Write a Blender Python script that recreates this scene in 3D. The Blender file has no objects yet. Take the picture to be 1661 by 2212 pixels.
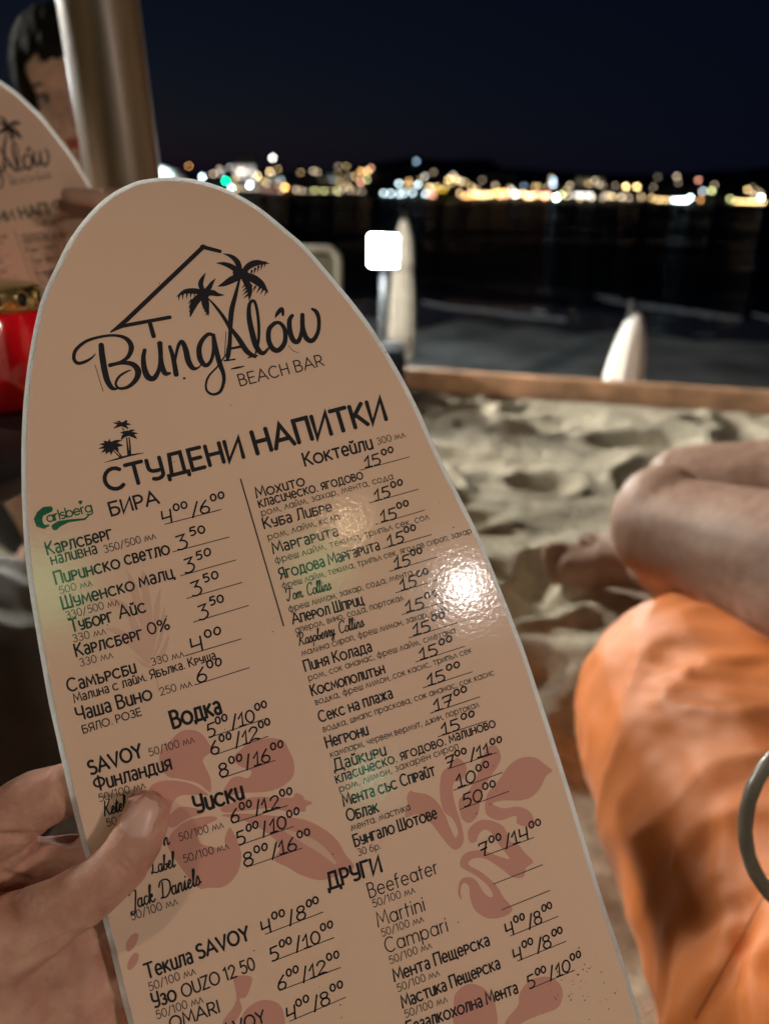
import bpy, bmesh, math, random
from mathutils import Vector, Matrix, noise
import numpy as np
random.seed(7)
C = bpy.data.collections.new('place'); bpy.context.scene.collection.children.link(C)
S = bpy.context.scene
PI = math.pi

# ------------------------------------------------------------------ camera, sky, exposure
CAMZ = 0.8
PITCH = math.radians(23.1); ROLL = math.radians(1.1)
cam = bpy.data.cameras.new('camera'); co = bpy.data.objects.new('camera', cam); C.objects.link(co)
Rc = Matrix.Rotation(PI/2 - PITCH, 4, 'X') @ Matrix.Rotation(ROLL, 4, 'Z')
co.matrix_world = Matrix.Translation((0, 0, CAMZ)) @ Rc
cam.sensor_fit = 'VERTICAL'; cam.sensor_height = 36.0; cam.lens = 26.64
cam.clip_start = 0.02; cam.clip_end = 5000
cam.dof.use_dof = True; cam.dof.focus_distance = 0.33; cam.dof.aperture_fstop = 6.0
S.camera = co
W = bpy.data.worlds.new('World'); S.world = W; W.use_nodes = True
wn = W.node_tree; wn.nodes.clear()
sky = wn.nodes.new('ShaderNodeTexSky'); sky.sky_type = 'NISHITA'; sky.sun_disc = False
sky.sun_elevation = math.radians(-6.5); sky.sun_rotation = math.radians(-40)
bg = wn.nodes.new('ShaderNodeBackground'); bg.inputs['Strength'].default_value = 0.12
wo = wn.nodes.new('ShaderNodeOutputWorld')
ad = wn.nodes.new('ShaderNodeMix'); ad.data_type = 'RGBA'; ad.blend_type = 'ADD'; ad.inputs[0].default_value = 1
ad.inputs[7].default_value = (.009, .016, .046, 1)      # faint blue night air over the whole sky
wn.links.new(sky.outputs[0], ad.inputs[6]); wn.links.new(ad.outputs[2], bg.inputs[0]); wn.links.new(bg.outputs[0], wo.inputs[0])
S.view_settings.view_transform = 'Standard'; S.view_settings.look = 'None'
S.view_settings.exposure = 0.48; S.view_settings.gamma = 1.0; S.view_settings.use_curve_mapping = False
S.render.engine = 'CYCLES'
S.cycles.use_denoising = True
S.cycles.max_bounces = 6; S.cycles.sample_clamp_indirect = 4.0; S.cycles.caustics_reflective = False
S.cycles.caustics_refractive = False

# ------------------------------------------------------------------ pixel helpers (photo shown 1661x2212)
F = 1637.2; CX, CY = 830.5, 1106.0
MC = co.matrix_world.copy()
def cdir(x, y): return Vector(((x-CX)/F, -(y-CY)/F, -1.0))
def P(x, y, d): return MC @ (cdir(x, y)*d)
def G(x, y, z=0.0):
    d = MC.to_3x3() @ cdir(x, y); t = (z-CAMZ)/d.z
    return Vector((0, 0, CAMZ)) + d*t

# ------------------------------------------------------------------ materials
def mat(name, col, rough=.6, spec=.5, coat=0, coat_r=.1, metal=0, sss=0, sss_col=None, noise_s=0, noise_a=.15,
        bump=0, bump_s=50, emit=None, estr=0, trans=0, sheen=0, col2=None, det=4, wave=None):
    m = bpy.data.materials.new(name); m.use_nodes = True
    nt = m.node_tree; b = nt.nodes['Principled BSDF']
    b.inputs['Base Color'].default_value = (*col, 1)
    b.inputs['Roughness'].default_value = rough; b.inputs['Specular IOR Level'].default_value = spec
    b.inputs['Metallic'].default_value = metal; b.inputs['Coat Weight'].default_value = coat
    b.inputs['Coat Roughness'].default_value = coat_r; b.inputs['Transmission Weight'].default_value = trans
    b.inputs['Sheen Weight'].default_value = sheen
    if sss:
        b.inputs['Subsurface Weight'].default_value = sss
        b.inputs['Subsurface Radius'].default_value = (1, .35, .2); b.inputs['Subsurface Scale'].default_value = .004
    tc = nt.nodes.new('ShaderNodeTexCoord')
    if noise_s:
        n = nt.nodes.new('ShaderNodeTexNoise'); n.inputs['Scale'].default_value = noise_s; n.inputs['Detail'].default_value = det
        nt.links.new(tc.outputs['Object'], n.inputs['Vector'])
        r = nt.nodes.new('ShaderNodeMix'); r.data_type = 'RGBA'
        c2 = col2 or tuple(max(0, c*(1-noise_a*2)) for c in col)
        r.inputs[6].default_value = (*c2, 1); r.inputs[7].default_value = (*[min(1, c*(1+noise_a)) for c in col], 1)
        mr = nt.nodes.new('ShaderNodeMapRange'); mr.inputs[1].default_value = .3; mr.inputs[2].default_value = .7
        nt.links.new(n.outputs['Fac'], mr.inputs[0]); nt.links.new(mr.outputs[0], r.inputs[0])
        nt.links.new(r.outputs[2], b.inputs['Base Color'])
        rr = nt.nodes.new('ShaderNodeMapRange'); rr.inputs[3].default_value = rough*.8; rr.inputs[4].default_value = min(1, rough*1.2)
        nt.links.new(n.outputs['Fac'], rr.inputs[0]); nt.links.new(rr.outputs[0], b.inputs['Roughness'])
    if bump:
        n2 = nt.nodes.new('ShaderNodeTexNoise'); n2.inputs['Scale'].default_value = bump_s; n2.inputs['Detail'].default_value = 5
        nt.links.new(tc.outputs['Object'], n2.inputs['Vector'])
        bp = nt.nodes.new('ShaderNodeBump'); bp.inputs['Strength'].default_value = 1; bp.inputs['Distance'].default_value = bump
        nt.links.new(n2.outputs['Fac'], bp.inputs['Height']); nt.links.new(bp.outputs[0], b.inputs['Normal'])
    if emit:
        b.inputs['Emission Color'].default_value = (*emit, 1); b.inputs['Emission Strength'].default_value = estr
    return m

# ------------------------------------------------------------------ object helpers
def link(o, parent=None):
    C.objects.link(o)
    if parent: o.parent = parent
    return o
def tag(o, label=None, cat=None, group=None, kind=None):
    for k, v in (('label', label), ('category', cat), ('group', group), ('kind', kind)):
        if v: o[k] = v
    return o
def empty(name, loc=(0, 0, 0), label=None, cat=None, group=None):
    o = bpy.data.objects.new(name, None); o.location = loc; o.empty_display_size = .1
    link(o); return tag(o, label, cat, group)
def raw(name, V, Fc, m, parent=None, smooth=True):
    me = bpy.data.meshes.new(name); me.from_pydata([tuple(v) for v in V], [], [tuple(f) for f in Fc]); me.update()
    if smooth: me.polygons.foreach_set('use_smooth', [True]*len(me.polygons))
    me.materials.append(m)
    o = bpy.data.objects.new(name, me); link(o, parent)
    if parent is not None: o.matrix_parent_inverse = PINV.get(parent.name, Matrix.Identity(4))
    return o
PINV = {}
class MB:
    def __init__(s): s.V = []; s.F = []
    def add(s, V, Fc):
        b = len(s.V); s.V += [Vector(v) for v in V]; s.F += [tuple(i+b for i in f) for f in Fc]
    def box(s, c, d, M=None):
        c = Vector(c); V = []
        for x in (-1, 1):
            for y in (-1, 1):
                for z in (-1, 1):
                    v = Vector((x*d[0]/2, y*d[1]/2, z*d[2]/2)); V.append(c + (M @ v if M else v))
        s.add(V, [(0,1,3,2),(4,6,7,5),(0,4,5,1),(2,3,7,6),(0,2,6,4),(1,5,7,3)])
    def tube(s, pts, rs, n=12, closed=False, cap=True):
        pts = [Vector(p) for p in pts]
        if not hasattr(rs, '__len__'): rs = [rs]*len(pts)
        N = len(pts); V = []; up = None
        for i, p in enumerate(pts):
            if closed: t = (pts[(i+1) % N]-pts[i-1]).normalized()
            else: t = (pts[min(i+1, N-1)]-pts[max(i-1, 0)]).normalized()
            if up is None: up = t.orthogonal().normalized()
            a = (up - t*up.dot(t)).normalized(); up = a; b = t.cross(a)
            for k in range(n):
                an = 2*PI*k/n; V.append(p + (a*math.cos(an)+b*math.sin(an))*rs[i])
        Fc = []
        for i in range(N if closed else N-1):
            j = (i+1) % N
            for k in range(n): Fc.append((i*n+k, i*n+(k+1) % n, j*n+(k+1) % n, j*n+k))
        if cap and not closed:
            Fc.append(tuple(range(n-1, -1, -1))); Fc.append(tuple((N-1)*n+k for k in range(n)))
        s.add(V, Fc)
    def lathe(s, c, prof, n=32, fn=None, M=None):
        c = Vector(c); V = []
        for (r, z) in prof:
            for k in range(n):
                a = 2*PI*k/n; rr = r*(fn(a, z) if fn else 1)
                v = Vector((rr*math.cos(a), rr*math.sin(a), z)); V.append(c + (M @ v if M else v))
        Fc = []
        for i in range(len(prof)-1):
            for k in range(n): Fc.append((i*n+k, i*n+(k+1) % n, (i+1)*n+(k+1) % n, (i+1)*n+k))
        Fc.append(tuple(range(n-1, -1, -1))); Fc.append(tuple((len(prof)-1)*n+k for k in range(n)))
        s.add(V, Fc)
    def ell(s, c, r, M=None, n=20, m=12):
        c = Vector(c)
        if not hasattr(r, '__len__'): r = (r, r, r)
        V = [Vector((0, 0, r[2]))]; Fc = []
        for i in range(1, m):
            th = PI*i/m
            for k in range(n):
                a = 2*PI*k/n; V.append(Vector((r[0]*math.sin(th)*math.cos(a), r[1]*math.sin(th)*math.sin(a), r[2]*math.cos(th))))
        V.append(Vector((0, 0, -r[2])))
        for k in range(n): Fc.append((0, 1+k, 1+(k+1) % n)); Fc.append((len(V)-1, 1+(m-2)*n+(k+1) % n, 1+(m-2)*n+k))
        for i in range(m-2):
            for k in range(n): Fc.append((1+i*n+k, 1+(i+1)*n+k, 1+(i+1)*n+(k+1) % n, 1+i*n+(k+1) % n))
        s.add([c + (M @ v if M else v) for v in V], Fc)
    def cap(s, p0, r0, p1, r1, n=20):
        p0 = Vector(p0); p1 = Vector(p1); t = (p1-p0).normalized(); pts = []; rs = []
        for a in (85, 65, 45, 22): pts.append(p0 - t*r0*math.sin(math.radians(a))); rs.append(r0*math.cos(math.radians(a)))
        for k in range(5): pts.append(p0.lerp(p1, k/4)); rs.append(r0+(r1-r0)*k/4)
        for a in (22, 45, 65, 85): pts.append(p1 + t*r1*math.sin(math.radians(a))); rs.append(r1*math.cos(math.radians(a)))
        s.tube(pts, rs, n)
    def build(s, name, m, parent=None, smooth=True): return raw(name, s.V, s.F, m, parent, smooth)
def chain(mb, pts):
    for a, b in zip(pts[:-1], pts[1:]): mb.cap(a[0], a[1], b[0], b[1])
def blob(mb, name, m, parent=None, voxel=.003, smooth=6, disp=None):
    o = mb.build(name, m, parent)
    r = o.modifiers.new('r', 'REMESH'); r.mode = 'VOXEL'; r.voxel_size = voxel; r.use_smooth_shade = True
    if smooth: q = o.modifiers.new('s', 'SMOOTH'); q.iterations = smooth; q.factor = .5
    dg = bpy.context.evaluated_depsgraph_get(); dg.update()
    me = bpy.data.meshes.new_from_object(o.evaluated_get(dg)); o.modifiers.clear(); o.data = me
    if disp:
        n_ = len(me.vertices); A = np.empty(n_*3, 'f'); B = np.empty(n_*3, 'f')
        me.vertices.foreach_get('co', A); me.vertices.foreach_get('normal', B)
        out = [disp(Vector(A[3*i:3*i+3]), Vector(B[3*i:3*i+3])) for i in range(n_)]
        me.vertices.foreach_set('co', np.array(out, 'f').ravel())
    me.polygons.foreach_set('use_smooth', [True]*len(me.polygons)); me.update()
    if not me.materials: me.materials.append(m)
    return o

# ------------------------------------------------------------------ menu plane
uc = Vector((.941, .273, -.198)).normalized()
vd = Vector((.295, -1.0, .025)); vd = (vd - uc*vd.dot(uc)).normalized()
upc = -vd; nc = uc.cross(upc).normalized()
R3 = MC.to_3x3()
UX, UY, UZ = R3 @ uc, R3 @ upc, R3 @ nc
MO = P(620, 1300, .33)
MENU = Matrix(((UX.x, UY.x, UZ.x, MO.x), (UX.y, UY.y, UZ.y, MO.y), (UX.z, UY.z, UZ.z, MO.z), (0, 0, 0, 1)))
MINV = MENU.inverted()
CAMP = Vector((0, 0, CAMZ))
def onmenu(x, y, off=0.0):
    d = R3 @ cdir(x, y); t = (MO + UZ*off - CAMP).dot(UZ)/d.dot(UZ)
    return CAMP + d*t
def loc(x, y):
    q = MINV @ onmenu(x, y); return Vector((q.x, q.y))
def reflect_point(x, y, dist):
    p = onmenu(x, y); d = (p-CAMP).normalized(); r = d - UZ*2*d.dot(UZ)
    return p + r*dist
# ------------------------------------------------------------------ lamps behind the photographer (some mirrored on the laminate; the rosy one added)
M_blackmetal = mat('black_metal', (.02, .02, .022), .4, metal=.6, noise_s=40)
def glow(name, col, s): return mat(name, (.8, .8, .8), .5, emit=col, estr=s)
def pendant(p, r, gm, label, shade_r=.16):
    t = empty('pendant_lamp', p, label, 'lamp', None)
    b = MB(); b.ell((0, 0, 0), r, n=20, m=12); b.build('bulb', gm, t)
    s = MB(); s.lathe((0, 0, 0), [(shade_r, .05), (shade_r*.7, r+.08), (.03, r+.14), (.03, r+.16), (shade_r*.68, r+.085), (shade_r*.99, .048)], 24)
    s.build('lamp_shade', M_blackmetal, t)
    c = MB(); c.tube([(0, 0, r+.15), (0, 0, r+1.2)], .006, 6); c.build('cord', M_blackmetal, t)
    return t
pendant(reflect_point(1005, 1268, 3.6), .06, glow('lamp_white', (1.0, .94, .9), 110), 'large bright lamp mirrored in the white glare at the right edge of the menu')
pendant(reflect_point(752, 1132, 4.2), .03, glow('lamp_warm', (1.0, .72, .42), 90), 'small warm lamp mirrored in the little glare at the middle of the menu', .1)
pendant(Vector((-1.5, -.8, 2.9)), .06, glow('lamp_amber', (1.0, .78, .6), 260), 'amber lamp high to the left that warms the hand and the beanbag')
pendant(Vector((1.0, -.6, 1.27)), .055, glow('added_rosy_fill', (1.0, .80, .66), 165), 'added unseen rosy fill lamp close by on the right that lights the front of the menu', .09)  # added fill for the menu front, set where the card does not mirror it
lp = empty('terrace_lamp', (-2.6, 5.2, 0), 'round terrace lamp up on a post outside the photo to the left', 'lamp')
b = MB(); b.ell((0, 0, 2.0), .12); b.build('globe', glow('lamp_terrace', (1.0, .95, .82), 1900), lp)
b = MB(); b.tube([(0, 0, -2.2), (0, 0, 1.89)], .03, 10); b.build('post', M_blackmetal, lp)
lp = empty('terrace_lamp', (-3.4, 2.3, 0), 'small round terrace lamp outside the photo whose light edges the wooden pole', 'lamp')
b = MB(); b.ell((0, 0, 1.8), .09); b.build('globe', glow('lamp_terrace_small', (1.0, .96, .86), 900), lp)
b = MB(); b.tube([(0, 0, -.05), (0, 0, 1.72)], .025, 10); b.build('post', M_blackmetal, lp)
gl = empty('party_light', reflect_point(800, 1680, 3.4), 'small green party light mirrored as a green spot low on the menu', 'lamp')
b = MB(); b.ell((0, 0, 0), .05); b.build('lens', glow('lamp_green', (.25, 1.0, .6), 9), gl)
b = MB(); b.lathe((0, 0, 0), [(.06, -.16), (.065, -.02), (.055, .0), (.05, -.03), (.05, -.12)], 20, M=Matrix.Rotation(-PI/2, 3, 'X')); b.build('housing', M_blackmetal, gl)
for (rx, ry, rr, lab) in ((690, 1225, .13, 'green glowing globe mirrored faintly left of the middle of the menu'), (95, 1270, .2, 'green glowing globe mirrored along the left edge of the menu')):
    g2 = empty('party_globe', reflect_point(rx, ry, 3.6), lab, 'lamp')
    b = MB(); b.ell((0, 0, 0), rr); b.build('globe', glow('globe_green', (.2, 1.0, .35), 2.0), g2)
    b = MB(); b.tube([(0, 0, rr*.98), (0, 0, rr+.9)], .006, 6); b.build('cord', M_blackmetal, g2)

# ------------------------------------------------------------------ sand terrace, edging board, beach, sea
def fbm(x, y, s, o=4):
    return noise.fractal(Vector((x*s, y*s, 3.3)), 1.0, 2.1, o)
M_sand = mat('sand', (.56, .50, .39), .95, spec=.2, noise_s=60, noise_a=.14, bump=.004, bump_s=260)
rs = random.Random(4); BA, BB = G(908, 840, 0), G(1661, 892, 0)
prints = []
for i in range(190):
    prints.append((rs.uniform(-1.6, 2.8), rs.uniform(.6, 3.5), rs.uniform(0, PI), rs.uniform(.09, .17), rs.uniform(.05, .085), rs.uniform(.025, .075)))
def board_y(x): return BA.y + (x-BA.x)*(BB.y-BA.y)/(BB.x-BA.x)
NX, NY = 460, 400
xs = np.linspace(-2.6, 3.8, NX); ts = np.linspace(0, 1, NY)
V = []
H0 = {}
for j in range(NY):
    for i in range(NX):
        x = xs[i]; y = -1.0 + (board_y(x)-.005+1.0)*ts[j]
        if y < .2 or x < -1.5: z = 0.0
        z = .028*fbm(x, y, 1.9, 3) + .012*(1-abs(noise.noise(Vector((x*3.2+7, y*4.6, 0))))*2.2)+.006*fbm(x+9, y, 6, 3) + .007*fbm(x, y, 14, 3)+.0035*fbm(x+3, y, 38, 2)
        V.append([x, y, z])
V = np.array(V)
for (px, py, a, L, w, dp) in prints:
    dx = V[:, 0]-px; dy = V[:, 1]-py
    m = (abs(dx) < .35) & (abs(dy) < .35)
    u = (dx[m]*math.cos(a)+dy[m]*math.sin(a))/L; v = (-dx[m]*math.sin(a)+dy[m]*math.cos(a))/w
    q = np.sqrt(u*u+v*v)
    V[m, 2] += -dp*np.exp(-(q**3)) + dp*.28*np.exp(-((q-1.35)/.35)**2)
fade = np.clip((board_y(V[:, 0])-V[:, 1])/.12, 0, 1)
V[:, 2] = V[:, 2]*fade + (1-fade)*(-.005) - .006
FAC = [(j*NX+i, j*NX+i+1, (j+1)*NX+i+1, (j+1)*NX+i) for j in range(NY-1) for i in range(NX-1)]
tag(raw('sand_ground', V.tolist(), FAC, M_sand), kind='structure')
def sand_z(x, y):
    i = int(round((x+2.6)/6.4*(NX-1))); t = (y+1.0)/(board_y(x)+.995); j = int(round(t*(NY-1)))
    return V[max(0, min(NY-1, j))*NX+max(0, min(NX-1, i)), 2]

M_board = mat('board_wood', (.74, .43, .26), .6, noise_s=9, noise_a=.2, bump=.002, bump_s=30)
fr = empty('wooden_edging', (0, 0, 0), 'long orange-brown wooden board holding the pale sand at the terrace edge', 'wooden edging')
a0 = Vector((-3.0, board_y(-3.0), 0)); a1 = Vector((4.0, board_y(4.0), 0)); dr = (a1-a0).normalized(); nr = Vector((-dr.y, dr.x, 0))
Mrot = Matrix((dr, nr, Vector((0, 0, 1)))).transposed()
seg = [0, .31, .655, 1.0]
for k in range(3):
    p = a0.lerp(a1, seg[k]); q = a0.lerp(a1, seg[k+1]); L = (q-p).length-.006
    b = MB(); b.box((p+q)/2 + nr*.035 + Vector((0, 0, -.055)), (L, .05, .27), Mrot)
    o = b.build('plank', M_board, fr, False); bv = o.modifiers.new('b', 'BEVEL'); bv.width = .006; bv.segments = 2
b = MB(); b.box((a0+a1)/2 + nr*.09 + Vector((0, 0, -1.2)), ((a1-a0).length, .05, 2.0), Mrot); tag(b.build('terrace_wall', M_board, None, False), kind='structure')
lp = empty('added_beach_fill', (-9.5, 16, -2.2), 'added unseen fill lamp far to the left that brightens the beach and the foam', 'lamp')  # unseen lamp added to brighten beach and foam
b = MB(); b.ell((0, 0, 4.9), .22); b.build('globe', glow('beach_fill_light', (.85, .93, 1), 520), lp)
b = MB(); b.tube([(0, 0, 0), (0, 0, 4.7)], .05, 10); b.build('post', M_blackmetal, lp)
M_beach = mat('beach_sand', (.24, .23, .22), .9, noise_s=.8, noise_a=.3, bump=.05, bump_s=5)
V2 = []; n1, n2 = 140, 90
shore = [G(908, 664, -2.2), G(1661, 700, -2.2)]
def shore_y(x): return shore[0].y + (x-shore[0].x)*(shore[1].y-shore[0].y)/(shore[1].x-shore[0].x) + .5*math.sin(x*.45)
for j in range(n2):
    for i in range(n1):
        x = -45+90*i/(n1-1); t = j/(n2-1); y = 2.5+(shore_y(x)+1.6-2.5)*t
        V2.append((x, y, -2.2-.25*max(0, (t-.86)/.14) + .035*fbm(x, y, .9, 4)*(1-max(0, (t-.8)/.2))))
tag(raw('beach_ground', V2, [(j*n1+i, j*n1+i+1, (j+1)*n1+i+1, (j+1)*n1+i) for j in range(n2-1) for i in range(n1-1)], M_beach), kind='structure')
M_wet = mat('wet_sand', (.05, .05, .05), .12, spec=.6, bump=.02, bump_s=3)
V3 = []
for i in range(120):
    x = -30+60*i/119
    V3 += [(x, shore_y(x)-3.0-1.6*noise.noise(Vector((x*.8, 0, 0))), -2.185), (x, shore_y(x)+.9, -2.185)]
tag(raw('wet_sand', V3, [(2*i, 2*i+2, 2*i+3, 2*i+1) for i in range(119)], M_wet), kind='structure')
M_sea = mat('sea_water', (.004, .008, .012), .2, spec=.06)
nt = M_sea.node_tree; bs = nt.nodes['Principled BSDF']
tc = nt.nodes.new('ShaderNodeTexCoord'); mp = nt.nodes.new('ShaderNodeMapping'); mp.inputs['Scale'].default_value = (.16, .5, 1)
nz = nt.nodes.new('ShaderNodeTexNoise'); nz.inputs['Scale'].default_value = 1.0; nz.inputs['Detail'].default_value = 4
bp = nt.nodes.new('ShaderNodeBump'); bp.inputs['Strength'].default_value = 1; bp.inputs['Distance'].default_value = .3
nt.links.new(tc.outputs['Object'], mp.inputs[0]); nt.links.new(mp.outputs[0], nz.inputs[0]); nt.links.new(nz.outputs['Fac'], bp.inputs['Height']); nt.links.new(bp.outputs[0], bs.inputs['Normal'])
df = nt.nodes.new('ShaderNodeBsdfDiffuse'); df.inputs[0].default_value = (.004, .008, .014, 1)
mx = nt.nodes.new('ShaderNodeMixShader')
mp2 = nt.nodes.new('ShaderNodeMapping'); mp2.inputs['Scale'].default_value = (.035, .11, 1)
nm = nt.nodes.new('ShaderNodeTexNoise'); nm.inputs['Scale'].default_value = 1; nm.inputs['Detail'].default_value = 5; nm.inputs['Roughness'].default_value = .65
rm = nt.nodes.new('ShaderNodeMapRange'); rm.inputs[1].default_value = .5; rm.inputs[2].default_value = .62; rm.inputs[3].default_value = .96; rm.inputs[4].default_value = .55
nt.links.new(tc.outputs['Object'], mp2.inputs[0]); nt.links.new(mp2.outputs[0], nm.inputs[0]); nt.links.new(nm.outputs['Fac'], rm.inputs[0]); nt.links.new(rm.outputs[0], mx.inputs[0])
nt.links.new(bs.outputs[0], mx.inputs[1]); nt.links.new(df.outputs[0], mx.inputs[2]); nt.links.new(mx.outputs[0], nt.nodes['Material Output'].inputs['Surface'])
FARY = 322.0
V4 = []
for (x) in range(-600, 601, 12): V4 += [(x, (shore_y(x) if abs(x) < 45 else 24)+(.6 if abs(x) < 45 else 0), -2.195), (x, 330, -2.195)]
nn = len(V4)//2
tag(raw('sea', V4, [(2*i, 2*i+2, 2*i+3, 2*i+1) for i in range(nn-1)], M_sea), kind='structure')
M_foam = mat('foam', (.85, .88, .92), .9, noise_s=6, noise_a=.2)
def foam(pts, w):
    V = []; n = 60; P0 = [G(x, y, -2.17) for x, y in pts]; P0 = [Vector((p.x, p.y, -2.17)) for p in P0]
    for i in range(n):
        t = i/(n-1)*(len(P0)-1); k = min(int(t), len(P0)-2); p = P0[k].lerp(P0[k+1], t-k)
        e = min(1, 4*min(i, n-1-i)/n+.1)
        a = w*e*(.8+.7*noise.noise(Vector((i*.35, pts[0][0], 0)))); c = w*e*(.8+.7*noise.noise(Vector((i*.3, pts[0][0]+9, 0))))
        V += [p+Vector((0, -a, 0)), p+Vector((0, 0, .03)), p+Vector((0, c, 0))]
    return V, [(3*i+q, 3*i+3+q, 3*i+4+q, 3*i+1+q) for i in range(n-1) for q in (0, 1)]
FB = MB()
for pts, w in (([(1300, 648), (1370, 658), (1450, 668), (1540, 680), (1600, 688)], .8), ([(1625, 680), (1670, 690), (1720, 694)], .45), ([(912, 652), (960, 662), (1050, 672), (1130, 682), (1220, 690)], .3),
               ([(1150, 672), (1180, 675)], .2), ([(1285, 640), (1340, 646)], .2)):
    v, f = foam(pts, w); FB.add(v, f)
tag(FB.build('wave_foam', M_foam), kind='stuff')

# far shore
M_hill = mat('far_hill', (.012, .014, .016), .95, noise_s=.05, noise_a=.3)
V5 = []; nh = 120
for i in range(nh):
    x = -420+840*i/(nh-1)
    h = 7+17*max(0, noise.noise(Vector((x*.006+2, 0, 0)))+.45)*(1.0 if x < 60 else .65)+2*noise.noise(Vector((x*.05, 1, 0)))
    V5 += [(x, FARY, -2.6), (x, FARY+4, -1.2), (x, FARY+60, h*.55), (x, FARY+130, h), (x, FARY+260, h*.6), (x, FARY+270, -3)]
tag(raw('far_hillside', V5, [(6*i+q, 6*i+6+q, 6*i+7+q, 6*i+1+q) for i in range(nh-1) for q in range(5)], M_hill), kind='structure')
M_lampmetal = mat('lamp_post_metal', (.05, .05, .05), .5, metal=.5)
cols = {'w': (1, .95, .88), 'c': (.72, .93, 1), 'y': (1, .68, .28), 'o': (1, .45, .12), 'a': (1, .62, .02), 'g': (0.0, 1, .35), 'r': (1, .42, .28), 'b': (.5, .75, 1), 'n': (.95, .74, .5), 'l': (.8, .85, .35)}
cmat = {}
def lampmat(k, s):
    key = (k, s)
    if key not in cmat: cmat[key] = glow('far_lamp_light', cols[k], s)
    return cmat[key]
gmesh = {}
def far_lamp(x, y, k, s, r, name, label, group, cat='lamp', dep=None, sx=1.0):
    d = dep if dep else 300 + max(0, (418-y))*.9
    s = s*1.25; p = P(x, y, d); t = empty(name, (p.x, p.y, p.z), label, cat, group)
    key = (k, s, r, sx)
    if key not in gmesh:
        b = MB(); b.ell((0, 0, 0), (r*sx, r, r), n=10, m=7); o = b.build('globe', lampmat(k, s), t); gmesh[key] = o.data
    else:
        o = bpy.data.objects.new('globe', gmesh[key]); link(o, t)
    h = 3.2; b = MB(); b.tube([(0, 0, -r), (0, 0, -r-h)], .07, 5); b.build('post', M_lampmetal, t)
    return t
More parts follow.
